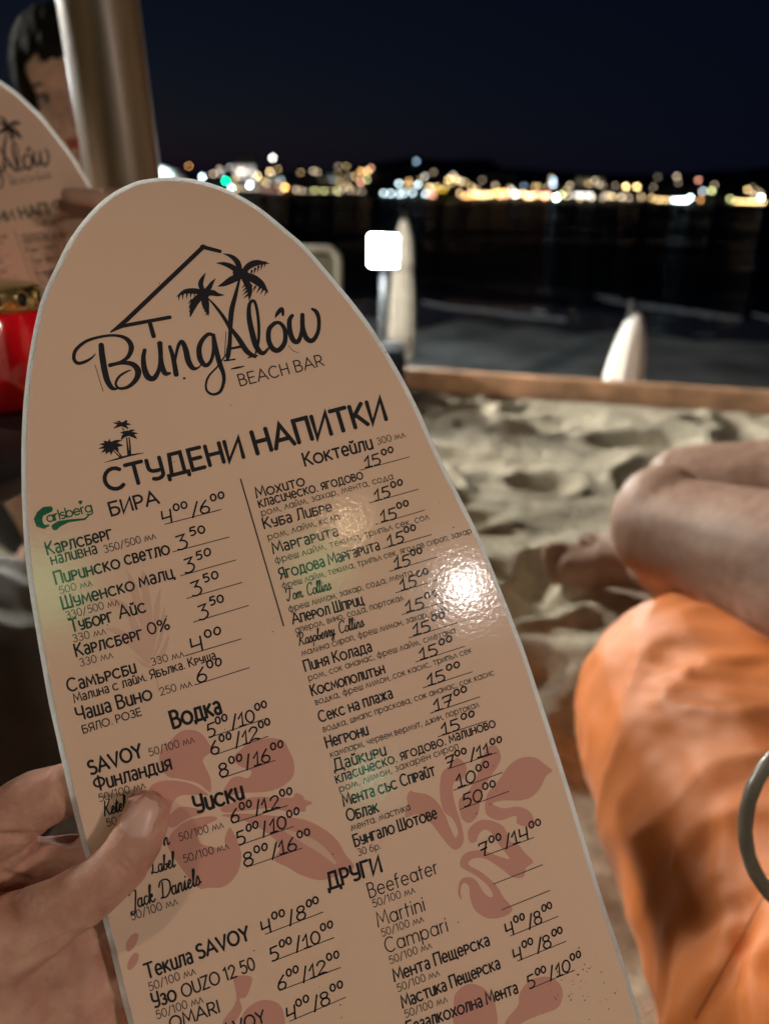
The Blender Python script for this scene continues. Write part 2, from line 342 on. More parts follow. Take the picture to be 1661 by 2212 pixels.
# (x, y, colour, strength) in shown-photo pixels
c2 = lambda x, y: ((380+x/4.371)*.885, (340+y/4.371)*.885)
c3 = lambda x, y: ((760+x/4.371)*.885, (340+y/4.371)*.885)
c4 = lambda x, y: ((1140+x/4.371)*.885, (380+y/4.371)*.885)
c5 = lambda x, y: ((1497+x/4.371)*.885, (380+y/4.371)*.885)
sing = [
 (c2, 1248, 197, 'w', 22, 'white lamp highest above the left part of the far shore'),
 (c2, 500, 402, 'c', 26, 'bright cyan-white lamp close to the curved top of the menu'),
 (c2, 612, 368, 'n', 5, 'dim grey lamp just right of the cyan-white lamp over the menu top'),
 (c2, 748, 440, 'g', 30, 'saturated green lamp just above the top edge of the menu'),
 (c2, 810, 520, 'c', 26, 'cyan-white lamp touching the lower right of the green lamp'),
 (c2, 895, 340, 'n', 9, 'left one of a pale overlapping lamp pair above the shore'),
 (c2, 940, 342, 'n', 9, 'right one of a pale overlapping lamp pair above the shore'),
 (c2, 1005, 490, 'c', 34, 'brightest cyan-white lamp on the left part of the shore'),
 (c2, 1088, 388, 'y', 12, 'amber lamp between the pale pair and the yellowish lamp'),
 (c2, 1217, 345, 'y', 11, 'yellowish lamp below the highest white lamp'),
 (c2, 1188, 470, 'n', 5, 'dim yellowish lamp low to the right of the brightest cyan-white lamp'),
 (c2, 1380, 512, 'o', 22, 'single strong orange lamp on the left part of the shore'),
 (c3, 20, 335, 'n', 4, 'dim grey lamp right above the row of pale shore lamps'),
 (c3, 288, 288, 'n', 2, 'very dim grey lamp left of the orange cluster'),
 (c3, 525, 338, 'o', 7, 'upper left lamp of the orange cluster'),
 (c3, 590, 345, 'o', 7, 'middle lamp of the orange cluster'),
 (c3, 632, 310, 'r', 7, 'upper right lamp of the orange cluster'),
 (c3, 525, 455, 'r', 9, 'lower left reddish lamp of the orange cluster'),
 (c3, 590, 425, 'l', 6, 'pale green lamp at the bottom of the orange cluster'),
 (c3, 400, 400, 'n', 2, 'faint lamp left of the reddish lamp'), (c3, 478, 548, 'n', 2.5, 'faint lamp below the orange cluster'),
 (c3, 1118, 235, 'b', 5, 'lone bluish lamp high above the flood lamp'),
 (c3, 933, 473, 'c', 12, 'bluish white lamp above the row of blue-white lamps'),
 (c3, 1140, 482, 'c', 17, 'bright bluish white lamp left of the yellow building'),
 (c3, 1300, 350, 'n', 2, 'faint lamp above the yellow building'),
 (c3, 1478, 425, 'y', 9, 'left lamp of the amber pair right above the yellow building'),
 (c3, 1545, 425, 'y', 9, 'right lamp of the amber pair right above the yellow building'),
 (c4, 42, 335, 'y', 6, 'amber lamp over the left end of the bright promenade'), (c4, 300, 320, 'n', 4, 'dim brown lamp above the bright promenade'),
 (c4, 470, 365, 'c', 8, 'pale lamp left of the white promenade lamp'), (c4, 518, 410, 'w', 18, 'white lamp in the middle of the promenade'),
 (c4, 605, 325, 'b', 2.5, 'dim bluish lamp above the promenade'),
 (c4, 915, 260, 'b', 11, 'upper bluish lamp above the brightest promenade lamp'), (c4, 912, 305, 'b', 11, 'lower bluish lamp above the brightest promenade lamp'),
 (c4, 948, 448, 'c', 60, 'brightest white lamp right of the middle of the promenade'),
 (c4, 1003, 418, 'l', 10, 'pale lamp overlapping the brightest promenade lamp'),
 (c5, 132, 328, 'y', 20, 'left lamp of the golden pair'), (c5, 248, 333, 'y', 20, 'right lamp of the golden pair'),
 (c5, 85, 440, 'n', 8, 'pale lamp below the golden pair'), (c5, 288, 450, 'n', 2, 'very dim lamp right below the golden pair'),
 (c5, 675, 220, 'n', 5, 'lone grey lamp high above the white pavilion'), (c5, 470, 225, 'n', 1, 'faintest lamp left of the lone grey lamp'),
 (c5, 903, 258, 'r', 6, 'lone reddish lamp right above the white pavilion'),
 (c5, 950, 378, 'b', 8, 'bluish ring-like lamp below the reddish lamp'), (c5, 1045, 373, 'l', 9, 'yellow-green lamp right of the bluish one'),
 (c5, 925, 470, 'o', 5, 'soft orange lamp right of the white pavilion'), (c5, 818, 446, 'c', 16, 'white lamp at the right end of the white pavilion'),
 (c5, 1430, 362, 'y', 9, 'lone pale lamp above the rightmost promenade row'), (c5, 1495, 425, 'n', 6, 'dim lamp above the rightmost promenade row'),
 (c5, 1572, 445, 'w', 22, 'bright white lamp at the right end of the rightmost row'),
 (c5, 1240, 460, 'l', 6, 'dim lamp left of the rightmost promenade row'),
]
for f, x, y, k, s, lab in sing:
    X, Y = f(x, y); far_lamp(X, Y, k, s, .40, 'street_lamp', lab + (', far shore' if len(lab.split()) < 14 else ''), None)
def row(f, pts, k, s, label, grp, r=.40):
    ORD = ['leftmost', 'second from left', 'third from left', 'fourth from left', 'fifth from left', 'sixth from left', 'seventh from left', 'eighth from left', 'ninth from left']
    for n_, (x, y) in enumerate(pts):
        o_ = 'rightmost' if n_ == len(pts)-1 else ORD[n_]
        X, Y = f(x, y); far_lamp(X, Y, k, s, r, 'promenade_lamp', o_+' '+label, grp)
row(c2, [(870+i*38, 530+6*(i % 3)) for i in range(8)], 'y', 9, 'warm lamp in the row under the brightest cyan-white lamp', 'warm lamps under the left cyan lamps')
row(c2, [(1140+i*45, 560) for i in range(4)], 'r', 2.5, 'soft pink lamp in the short row left of the orange lamp', 'soft pink shore lamps')
row(c2, [(1500, 548), (1560, 550)], 'n', 5, 'pale beige lamp right of the single orange lamp', 'pale beige lamps right of the orange lamp')
row(c3, [(30, 550), (135, 550), (270, 548)], 'l', 6, 'pale yellow-green lamp in the row left of the orange cluster', 'pale yellow-green shore lamps')
row(c3, [(770, 575), (845, 578), (940, 585), (990, 572), (1080, 572), (1215, 580)], 'c', 9, 'blue-white lamp in the row above the flood lamp', 'blue-white lamps above the flood lamp')
row(c3, [(1255, 505), (1335, 510), (1410, 540)], 'y', 8, 'amber lamp on top of the yellow building', 'amber lamps on the yellow building')
row(c3, [(1265, 590), (1300, 600)], 'r', 7, 'pinkish lamp at the left foot of the yellow building', 'pinkish lamps by the yellow building')
row(c4, [(-20+i*42, 430+5*(i % 2)) for i in range(3)], 'o', 9, 'orange promenade lamp right of the white glowing kiosk', 'orange promenade lamps')
row(c4, [(90+i*34, 408+14*(i % 3)) for i in range(5)], 'y', 10, 'yellow promenade lamp in the dense middle row', 'yellow promenade lamps')
row(c4, [(300+i*36, 392) for i in range(4)], 'o', 11, 'amber promenade lamp in the higher middle row', 'amber promenade lamps')
row(c4, [(620+i*30, 425) for i in range(4)], 'y', 9, 'lemon promenade lamp right of the white middle lamp', 'lemon promenade lamps')
row(c4, [(790+i*25, 422) for i in range(4)], 'r', 7, 'peach promenade lamp left of the brightest white lamp', 'peach promenade lamps')
row(c4, [(265, 480), (310, 485)], 'b', 9, 'bluish lamp low at the water below the yellow lamps', 'bluish lamps low at the water')
row(c4, [(1150+i*22, 418+i*.6) for i in range(9)], 'w', 5.5, 'lamp of the even white string right of the middle', 'even string of white shore lamps', .3)
row(c4, [(1470, 428), (1505, 425), (1540, 425)], 'n', 3.5, 'soft beige lamp after the even white string', 'soft beige shore lamps')
row(c5, [(455, 470), (490, 470), (535, 472), (570, 474)], 'y', 6, 'pale yellow lamp left of the white pavilion', 'pale yellow lamps left of the white pavilion')
row(c5, [(640+i*24, 478) for i in range(7)], 'c', 17, 'bright white lamp along the white pavilion', 'white pavilion lamps')
row(c5, [(1300+i*42, 492+i*.8) for i in range(8)], 'y', 12, 'pale yellow lamp in the rightmost promenade row', 'rightmost promenade row')

rh = random.Random(21)
def scatter(x0, x1, y0, y1, n, pal, smin, smax, place):
    pts = sorted((rh.uniform(x0, x1), y0+(y1-y0)*rh.random()**.6) for _ in range(n))
    NUM = ['first', 'second', 'third', 'fourth', 'fifth', 'sixth', 'seventh', 'eighth', 'ninth', 'tenth', 'eleventh', 'twelfth', 'thirteenth', 'fourteenth', 'fifteenth', 'sixteenth']
    for i, (x, y) in enumerate(pts):
        k = rh.choice(pal); far_lamp(x, y, k, round(rh.uniform(smin, smax), 0), .34, 'hillside_lamp', '%s from left of the small dim lamps %s' % (NUM[i], place), 'small lamps ' + place)
scatter(350, 600, 350, 405, 16, 'nyywo', 3, 8, 'on the hill above the menu top')
scatter(600, 800, 355, 405, 15, 'nyycl', 2, 6, 'on the hill left of the flood lamp')
scatter(860, 1010, 370, 408, 16, 'yyoyw', 3, 8, 'above the yellow building')
scatter(1010, 1300, 382, 412, 15, 'nyoyn', 2, 6, 'over the middle promenade')
scatter(1300, 1655, 385, 418, 10, 'nnyw', 1, 3, 'over the right promenade')
def band(x0, x1, n, pal, smin, smax, place):
    for i in range(n):
        x = x0+(x1-x0)*(i+rh.uniform(.2, .8))/n; far_lamp(x, 415+(x-830)*.0195+rh.uniform(-3, 5), rh.choice(pal), round(rh.uniform(smin, smax), 0), .36, 'shore_lamp', ('%s from left of the waterside lamps %s' % (['first', 'second', 'third', 'fourth', 'fifth', 'sixth', 'seventh', 'eighth', 'ninth', 'tenth', 'eleventh', 'twelfth', 'thirteenth', 'fourteenth'][i], place)), 'waterside lamps ' + place)
band(430, 620, 10, 'yyorn', 4, 10, 'behind the curved menu top')
band(620, 800, 7, 'ny', 2, 5, 'left of the blue-white row')
band(985, 1180, 14, 'yyoyr', 6, 14, 'in the bright middle promenade')
band(1180, 1420, 9, 'ynny', 3, 7, 'between the brightest lamp and the golden pair')
M_wall = mat('far_wall', (.05, .05, .055), .9, noise_s=.3)
def building(x0, x1, ytop, ybase, d, wins, wm, label, name='seafront_building', dd=8):
    p0 = P(x0, ybase, d); p1 = P(x1, ybase, d); pt = P(x0, ytop, d)
    w = abs(p1.x-p0.x); h = pt.z-p0.z; cx = (p0.x+p1.x)/2
    t = empty(name, (cx, p0.y+dd/2, -2.3), label, 'building')
    b = MB(); b.box((0, 0, (p0.z+h+2.3)/2), (w, dd, p0.z+h+2.3)); b.build('wall', M_wall, t, False)
    H = p0.z+h+2.3
    b = MB(); b.box((0, 0, H+.12), (w+.5, dd+.5, .24)); b.build('roof', M_wall, t, False)
    nx, nz = wins
    ww = w/nx; hh = H/nz
    me = None
    for i in range(nx):
        for j in range(nz):
            loc0 = (-w/2+ww*(i+.5), -dd/2-.05, hh*(j+.5))
            if me is None:
                b = MB(); b.box((0, 0, 0), (ww*.6, .08, hh*.5)); o = b.build('window', wm, t, False); me = o.data
            else: o = bpy.data.objects.new('window', me); link(o, t)
            o.location = loc0
X0, Y0 = c3(1285, 520); X1, Y1 = c3(1430, 640)
building(X0, X1, Y0, Y1, 308, (5, 3), glow('lit_window_yellow', cols['a'], 2.2), 'building with all windows glowing saturated yellow on the far shore')
X0, Y0 = c3(1455, 590); X1, Y1 = c3(1600, 670)
building(X0, X1, Y0, Y1, 303, (4, 2), glow('lit_window_white', (1, .93, .75), 9), 'low kiosk glowing white right of the yellow building', 'seafront_kiosk', 4)
X0, Y0 = c5(600, 370); X1, Y1 = c5(800, 420)
building(X0, X1, Y0, Y1, 330, (6, 2), glow('lit_window_dim', (1, .95, .9), .12), 'dim wide building behind the white pavilion lamps on the far shore')
X0, Y0 = c2(830, 180); X1, Y1 = c2(1060, 270)
building(X0, X1, Y0, Y1, 345, (4, 1), glow('lit_window_grey', (1, .95, .95), .5), 'pale softly lit building on the hill left of the highest white lamp')
X0, Y0 = c2(880, 500); X1, Y1 = c2(1120, 590)
building(X0, X1, Y0, Y1, 306, (6, 2), glow('lit_window_warm', (1, .85, .6), 1.2), 'low warm-lit building on the shore just right of the green lamp')
X0, Y0 = c2(1130, 510); X1, Y1 = c2(1290, 590)
building(X0, X1, Y0, Y1, 306, (4, 1), glow('lit_window_pink', (1, .6, .5), .7), 'low pink-lit building on the shore left of the orange lamp')
for i, (x, w, lab) in enumerate(((1040, 70, 'dark block behind the bright middle of the promenade'), (1240, 60, 'dark block behind the even string of white lamps'), (690, 60, 'dark block behind the pale yellow-green lamps'))):
    building(x, x+w, 380, 425, 335, (4, 2), glow('lit_window_faint', (1, .8, .5), .08), lab)

# ------------------------------------------------------------------ flood lamp, closed parasols, chair, cushion
M_white = mat('lamp_body_white', (.6, .6, .6), .5)
fp = P(828, 541, 6.0)
t = empty('flood_lamp', (fp.x, fp.y, 0), 'square white flood lamp glowing on its post beside the tall closed parasol', 'flood lamp')
b = MB(); b.box((fp.x*0, -.03, fp.z), (.215, .03, .225))
o = b.build('lens', glow('flood_led', (.93, 1.0, .98), 420), t, False); bv = o.modifiers.new('b', 'BEVEL'); bv.width = .05; bv.segments = 5; bv.limit_method = 'ANGLE'
b = MB(); b.box((0, .04, fp.z), (.222, .08, .232)); b.build('housing', M_blackmetal, t, False)
b = MB(); b.tube([(0, .1, fp.z+.0), (0, .1, -2.2)], .025, 10); b.build('post', M_blackmetal, t)
M_canvas = mat('parasol_canvas', (.62, .58, .50), .9, noise_s=12, noise_a=.08, bump=.002, bump_s=60)
M_strap = mat('parasol_strap', (.45, .43, .38), .9)
def closed_parasol(px, ytop, ybot, d, rb, label, ruffle, zbase, lean=0, slim=False, cm=None):
    top = P(px, ytop, d); bot = P(px, ybot, d)
    z1 = top.z; dist = top.y
    # keep vertical: bottom height at the same ground distance
    ang = P(px, ybot, 1)-CAMP; z0 = CAMZ + ang.z/ang.y*dist
    H = z1-z0
    t = empty('closed_parasol', (top.x, top.y, zbase), label, 'parasol'); zb = z0-zbase
    b = MB(); prof = [(rb*.55, -.0), (rb*1.0, .0), (rb*.97, H*.15), (rb*.9, H*.45), (rb*.72, H*.62), (rb*.78, H*.68), (rb*.62, H*.85), (rb*.28, H*.96), (rb*.05, H)]
    if slim: prof = [(rb*.6, 0), (rb, 0), (rb*.97, H*.2), (rb*.86, H*.45), (rb*.70, H*.65), (rb*.52, H*.82), (rb*.28, H*.95), (rb*.05, H)]
    def fn(a, z): return 1+(.06 if slim else .13)*math.sin(a*9+z*1.5)*(1-z/H*.6)
    b.lathe((0, 0, zb), prof, 72, fn, Matrix.Rotation(lean, 3, 'Y')); b.build('canopy', cm or M_canvas, t)
    if not slim: b = MB(); b.lathe((0, 0, zb+H*.63), [(rb*.8, -.03), (rb*.86, 0), (rb*.8, .03)], 32); b.build('strap', M_strap, t)
    b = MB(); b.tube([(0, 0, 0), (0, 0, zb+H+.06)], .022, 10); b.build('pole', M_lampmetal, t)
    if ruffle:
        b = MB(); rr = random.Random(5)
        for k in range(26):
            a = 2*PI*k/26; rl = rb*rr.uniform(.5, .95)
            pts = [(rl*math.cos(a)+.03*math.cos(q), rl*math.sin(a), zb-.05-.06*(k % 3)+.045*math.sin(q)) for q in np.linspace(0, 2*PI, 9)[:-1]]
            b.tube(pts, .012, 6, closed=True)
        b.build('fringe', M_canvas, t)
    b = MB(); b.lathe((0, 0, 0), [(.28, 0), (.28, .07), (.05, .1), (.04, .3)], 28); b.build('base', M_strap, t)
closed_parasol(873, 470, 748, 9.0, .16, 'tall closed cream parasol with a fringe standing behind the flood lamp', True, -2.2)
closed_parasol(1365, 672, 850, 4.6, .12, 'short closed white parasol peeping over the wooden edging board', False, -2.2, .06, True, mat('white_canvas', (.78, .78, .76), .85, noise_s=10, noise_a=.05))
# low beach chair back
M_cream = mat('chair_frame', (.66, .62, .52), .55, noise_s=15); M_khaki = mat('chair_fabric', (.2, .19, .13), .9, bump=.001, bump_s=300)
q0 = P(731, 536, 3.1)
t = empty('beach_chair', (q0.x, q0.y, 0), 'low beach chair with cream rounded frame peeping past the menu edge', 'chair')
rel = lambda x, y, dy=0: Vector((P(x, y, 3.1).x-q0.x, dy+(CAMZ-P(x, y, 3.1).z)*.0, P(x, y, 3.1).z))
zt = P(731, 538, 3.1).z; w = .62
pts = []
for (cx, cz, a0_, a1_) in ((-.05, zt-.05, 0, 90), (-w+.05, zt-.05, 90, 180)):
    for a in np.linspace(a0_, a1_, 6): pts.append(Vector((cx+.05*math.cos(math.radians(a)), .0, cz+.05*math.sin(math.radians(a)))))
pts = [Vector((0, -.02, .16))]+pts+[Vector((-w, -.02, .16))]
b = MB(); b.tube(pts, .014, 10); b.build('frame', M_cream, t)
b = MB(); b.box((-w/2, 0, zt/2+.1), (w-.03, .012, zt-.26)); b.build('backrest', M_khaki, t, False)
b = MB(); b.box((-w/2, -.25, .17), (w-.03, .48, .03)); b.build('seat', M_khaki, t, False)
for x in (0, -w):
    for y in (-.02, -.46):
        b = MB(); b.tube([(x, y, -.02), (x, y, .17)], .014, 8); b.build('leg', M_cream, t)
    b = MB(); b.tube([(x, -.02, .16), (x, -.46, .16)], .014, 8); b.build('side_rail', M_cream, t)
M_navy = mat('dark_cushion', (.015, .018, .028), .8, noise_s=20, bump=.002, bump_s=40)
q = P(872, 800, 2.95)
b = MB(); b.box((q.x-.075, q.y+.15, .085), (.17, .3, .26)); o = blob(b, 'floor_cushion', M_navy, None, .02, 6)
tag(o, 'dark navy floor cushion at the end of the edging board under the parasol fringe', 'cushion')
# beach lamp + pale canopy at the left
M_pale = mat('canopy_cloth', (.8, .8, .78), .8, trans=0)
q = P(352, 392, 13)
t = empty('beach_canopy', (q.x, q.y, -2.2), 'pale rounded canopy lit cyan just right of the wooden pole', 'canopy')
b = MB(); b.lathe((-.1, 0, q.z+2.2), [(.5, -.02), (.48, .06), (.36, .17), (.2, .22), (.02, .25)], 40); b.build('cloth', M_pale, t)
b = MB(); b.tube([(0, 0, 0), (0, 0, q.z+2.25)], .03, 8); b.build('pole', M_lampmetal, t)
q = P(320, 372, 12.4)
t = empty('beach_lamp', (q.x, q.y, -2.2), 'cyan-white beach lamp hidden by the pole that lights the pale canopy', 'lamp')
b = MB(); b.ell((0, 0, q.z+2.2), .09); b.build('globe', glow('beach_lamp_light', (.6, .95, 1), 900), t)
b = MB(); b.tube([(0, 0, 0), (0, 0, q.z+2.12)], .03, 8); b.build('post', M_lampmetal, t)

# ------------------------------------------------------------------ wooden pole in front
M_pole = mat('varnished_pole', (.2, .17, .12), .45, coat=.3, coat_r=.3, bump=.0006, bump_s=60)
nt = M_pole.node_tree; bs = nt.nodes['Principled BSDF']; tc = nt.nodes.new('ShaderNodeTexCoord'); mp = nt.nodes.new('ShaderNodeMapping'); mp.inputs['Scale'].default_value = (30, 30, 1.2)
nz = nt.nodes.new('ShaderNodeTexNoise'); nz.inputs['Scale'].default_value = 1.6; nz.inputs['Detail'].default_value = 6
cr = nt.nodes.new('ShaderNodeValToRGB'); cr.color_ramp.elements[0].position = .32; cr.color_ramp.elements[0].color = (.075, .052, .028, 1); cr.color_ramp.elements[1].position = .68; cr.color_ramp.elements[1].color = (.21, .15, .085, 1)
nt.links.new(tc.outputs['Object'], mp.inputs[0]); nt.links.new(mp.outputs[0], nz.inputs[0]); nt.links.new(nz.outputs['Fac'], cr.inputs[0]); nt.links.new(cr.outputs[0], bs.inputs['Base Color'])
pt, pb = P(212, 0, .75), P(270, 400, .815)
ax = (pt-pb).normalized(); base = pb - ax*((pb.z+.05)/ax.z)
pts = [base + ax*s for s in np.linspace(0, 2.4, 24)]
b = MB(); b.tube(pts, [.0395+.0006*math.sin(i*1.3) for i in range(24)], 40); o = b.build('wooden_pole', M_pole); tag(o, 'thick varnished wooden pole rising at the upper left behind the menu', 'pole')

M_shade_roof = mat('added_shade_roof', (.3, .25, .17), .9, noise_s=20)  # unseen roof added to shade the second menu and the woman
rf = MB(); top = pts[-1]; V = []
for r_, dz in ((1.25, -.40), (.8, -.12), (.3, .12), (.04, .2)):
    for k in range(24):
        a = 2*PI*k/24; V.append(Vector((top.x-.1+r_*math.cos(a), top.y+r_*math.sin(a), 2.35+dz)))
rf.add(V, [(i*24+k, i*24+(k+1) % 24, (i+1)*24+(k+1) % 24, (i+1)*24+k) for i in range(3) for k in range(24)])
o2 = rf.build('added_shade_roof', M_shade_roof); tag(o2, 'added unseen shade roof above the wooden pole, over the top of the picture', 'parasol roof')
# ------------------------------------------------------------------ stroke lettering
CAPS = {
'А': (.8, "0,0 .4,1 .8,0;.13,.33 .67,.33"), 'Б': (.6, ".56,1 .04,1 .04,0 .3,0 @.3,.29,.28,.29,-90,90 .04,.58"),
'В': (.6, ".04,0 .04,1 .28,1 @.28,.77,.23,.23,90,-90 .04,.54;.28,.54 @.3,.27,.28,.27,90,-90 .04,0"), 'Г': (.52, ".04,0 .04,1 .52,1"),
'Д': (.8, "0,-.2 0,0 .8,0 .8,-.2;.12,0 .22,1 .66,1 .66,0"), 'Е': (.56, ".54,1 .04,1 .04,0 .54,0;.04,.52 .48,.52"),
'Ж': (.9, "0,0 .44,.5 0,1;.88,0 .44,.5 .88,1;.44,0 .44,1"), 'З': (.56, "@.27,.76,.23,.24,150,-90;@.27,.26,.27,.26,90,-150"),
'И': (.68, ".04,1 .04,0 .64,1 .64,0"), 'Й': (.68, ".04,1 .04,0 .64,1 .64,0;@.34,1.25,.13,.12,180,360"),
'К': (.62, ".04,0 .04,1;.56,1 .04,.42;.18,.58 .6,0"), 'Л': (.64, "0,0 .12,.08 .2,1 .6,1 .6,0"), 'М': (.84, "0,0 .1,1 .42,.25 .74,1 .84,0"),
'Н': (.66, ".04,0 .04,1;.62,1 .62,0;.04,.52 .62,.52"), 'О': (.86, "@.43,.5,.42,.5,0,360"), 'П': (.64, ".04,0 .04,1 .6,1 .6,0"),
'Р': (.56, ".04,0 .04,1 .28,1 @.28,.72,.26,.28,90,-90 .04,.44"), 'С': (.76, "@.42,.5,.4,.5,48,312"), 'Т': (.68, ".34,0 .34,1;0,1 .68,1"),
'У': (.6, ".04,1 .04,.62 @.28,.62,.24,.22,180,270 .56,.4;.56,1 .56,.2 @.3,.2,.26,.2,0,-130"), 'Ф': (.84, "@.42,.58,.4,.32,0,360;.42,1.05 .42,0"),
'Х': (.64, "0,0 .62,1;0,1 .62,0"), 'Ц': (.74, ".04,1 .04,0 .6,0 .6,1;.6,0 .74,0 .74,-.2"), 'Ч': (.6, ".04,1 .04,.6 @.28,.6,.24,.18,180,270 .56,.42;.56,1 .56,0"),
'Ш': (.84, ".04,1 .04,0 .8,0 .8,1;.42,0 .42,1"), 'Щ': (.94, ".04,1 .04,0 .8,0 .8,1;.42,0 .42,1;.8,0 .94,0 .94,-.2"),
'Ъ': (.68, "0,1 .14,1 .14,0 .4,0 @.4,.28,.26,.28,-90,90 .14,.56"), 'Ь': (.56, ".04,1 .04,0 .3,0 @.3,.28,.26,.28,-90,90 .04,.56"),
'Я': (.6, ".56,0 .56,1 .3,1 @.3,.72,.27,.28,90,270 .56,.44;.3,.44 .02,0"),
'S': (.56, "@.28,.76,.24,.24,40,270;@.28,.26,.27,.26,90,-140"), 'V': (.74, "0,1 .37,0 .74,1"), 'Y': (.66, "0,1 .33,.48 .66,1;.33,.48 .33,0"),
'U': (.68, ".04,1 .04,.32 @.34,.32,.3,.32,180,360 .64,1"), 'Z': (.58, "0,1 .58,1 0,0 .58,0"), 'I': (.1, ".05,0 .05,1"), 'R': (.6, ".04,0 .04,1 .28,1 @.28,.72,.26,.28,90,-90 .04,.44;.28,.44 .6,0"),
'D': (.74, ".04,0 .04,1 .25,1 @.25,.5,.46,.5,90,-90 .04,0"), 'J': (.46, ".42,1 .42,.25 @.22,.25,.2,.25,0,-160"), 'T': (.68, ".34,0 .34,1;0,1 .68,1"), 'L': (.46, ".04,1 .04,0 .46,0"),
'0': (.6, "@.3,.5,.28,.5,0,360"), '1': (.3, "0,.84 .2,1 .2,0"), '2': (.56, "@.28,.72,.25,.28,170,-35 .02,0 .56,0"),
'3': (.56, "@.27,.76,.23,.24,150,-90;@.27,.26,.27,.26,90,-150"), '4': (.6, ".46,0 .46,1 .0,.3 .6,.3"), '5': (.54, ".5,1 .12,1 .07,.58 @.27,.32,.27,.32,125,-145"),
'6': (.58, "@.29,.31,.27,.31,0,360;.1,.5 .38,1"), '7': (.5, "0,1 .5,1 .16,0"), '8': (.56, "@.28,.76,.21,.24,0,360;@.28,.26,.27,.26,0,360"), '/': (.46, "0,-.1 .42,1.05"),
'%': (.8, "@.17,.78,.15,.2,0,360;@.63,.22,.15,.2,0,360;.1,0 .7,1"), '.': (.12, ".06,.0 .07,.03"), ',': (.14, ".09,.05 .03,-.12"), ' ': (.34, "")}
for a, c_ in (('A', 'А'), ('B', 'В'), ('C', 'С'), ('E', 'Е'), ('H', 'Н'), ('K', 'К'), ('M', 'М'), ('O', 'О'), ('X', 'Х'), ('P', 'Р')): CAPS[a] = CAPS[c_]
LOW = {  # thin geometric lower case, x-height .66
'а': (.64, "@.31,.33,.28,.33,0,360;.6,.66 .6,0"), 'о': (.64, "@.32,.33,.3,.33,0,360"), 'с': (.54, "@.31,.33,.29,.33,48,312"), 'е': (.62, ".03,.34 .59,.34 @.31,.33,.28,.33,0,315"),
'р': (.64, ".04,.66 .04,-.28;@.33,.33,.28,.33,0,360"), 'л': (.5, "0,0 .25,.66 .5,0"), 'м': (.8, "0,0 .2,.66 .4,.08 .6,.66 .8,0"), 'ф': (.74, "@.36,.33,.34,.33,0,360;.36,.95 .36,-.28"),
'б': (.6, "@.3,.31,.27,.31,0,360;.06,.45 .16,.85 .5,.98"), 'д': (.66, "0,-.12 0,0 .66,0 .66,-.12;.1,0 .34,.66 .56,0"), 'й': (.54, ".04,.66 .04,0 .5,.66 .5,0;@.27,.9,.1,.09,180,360"),
'b': (.64, ".04,1 .04,0;@.33,.33,.28,.33,0,360"), 'd': (.64, ".6,1 .6,0;@.31,.33,.28,.33,0,360"), 'f': (.32, ".1,0 .1,.8 @.26,.8,.16,.18,180,80;0,.64 .3,.64"), 'i': (.1, ".05,0 .05,.66;.05,.87 .05,.92"),
'k': (.5, ".04,0 .04,1;.46,.66 .04,.26;.16,.38 .48,0"), 'l': (.1, ".05,0 .05,1"), 'm': (.94, ".04,0 .04,.66;.04,.42 @.26,.42,.22,.24,180,0 .48,0;.48,.42 @.7,.42,.22,.24,180,0 .92,0"),
'n': (.54, ".04,0 .04,.66;.04,.4 @.27,.4,.23,.26,180,0 .5,0"), 'r': (.32, ".04,0 .04,.66;.04,.38 @.24,.4,.2,.26,180,80"), 's': (.42, "@.21,.49,.17,.17,40,270;@.21,.16,.18,.17,90,-140"),
't': (.32, ".12,.92 .12,0;0,.64 .3,.64"), 'y': (.54, "0,.66 .28,.02;.54,.66 .14,-.28"), 'g': (.62, "@.31,.33,.28,.33,0,360;.6,.66 .6,-.08 @.32,-.08,.28,.2,0,-150"),
'u': (.54, ".04,.66 .04,.26 @.27,.26,.23,.26,180,360;.5,.66 .5,0")}
for a, c_ in (('a', 'а'), ('c', 'с'), ('e', 'е'), ('o', 'о'), ('p', 'р')): LOW[a] = LOW[c_]
def parse(s):
    out = []
    for st in s.split(';'):
        if not st.strip(): continue
        pts = []
        for tk in st.split():
            if tk[0] == '@':
                cx, cy, rx, ry, a0, a1 = map(float, tk[1:].split(','))
                n = max(4, int(abs(a1-a0)/22))
                for k in range(n+1):
                    a = math.radians(a0+(a1-a0)*k/n); pts.append((cx+rx*math.cos(a), cy+ry*math.sin(a)))
            else: pts.append(tuple(map(float, tk.split(','))))
        out.append(pts)
    return out
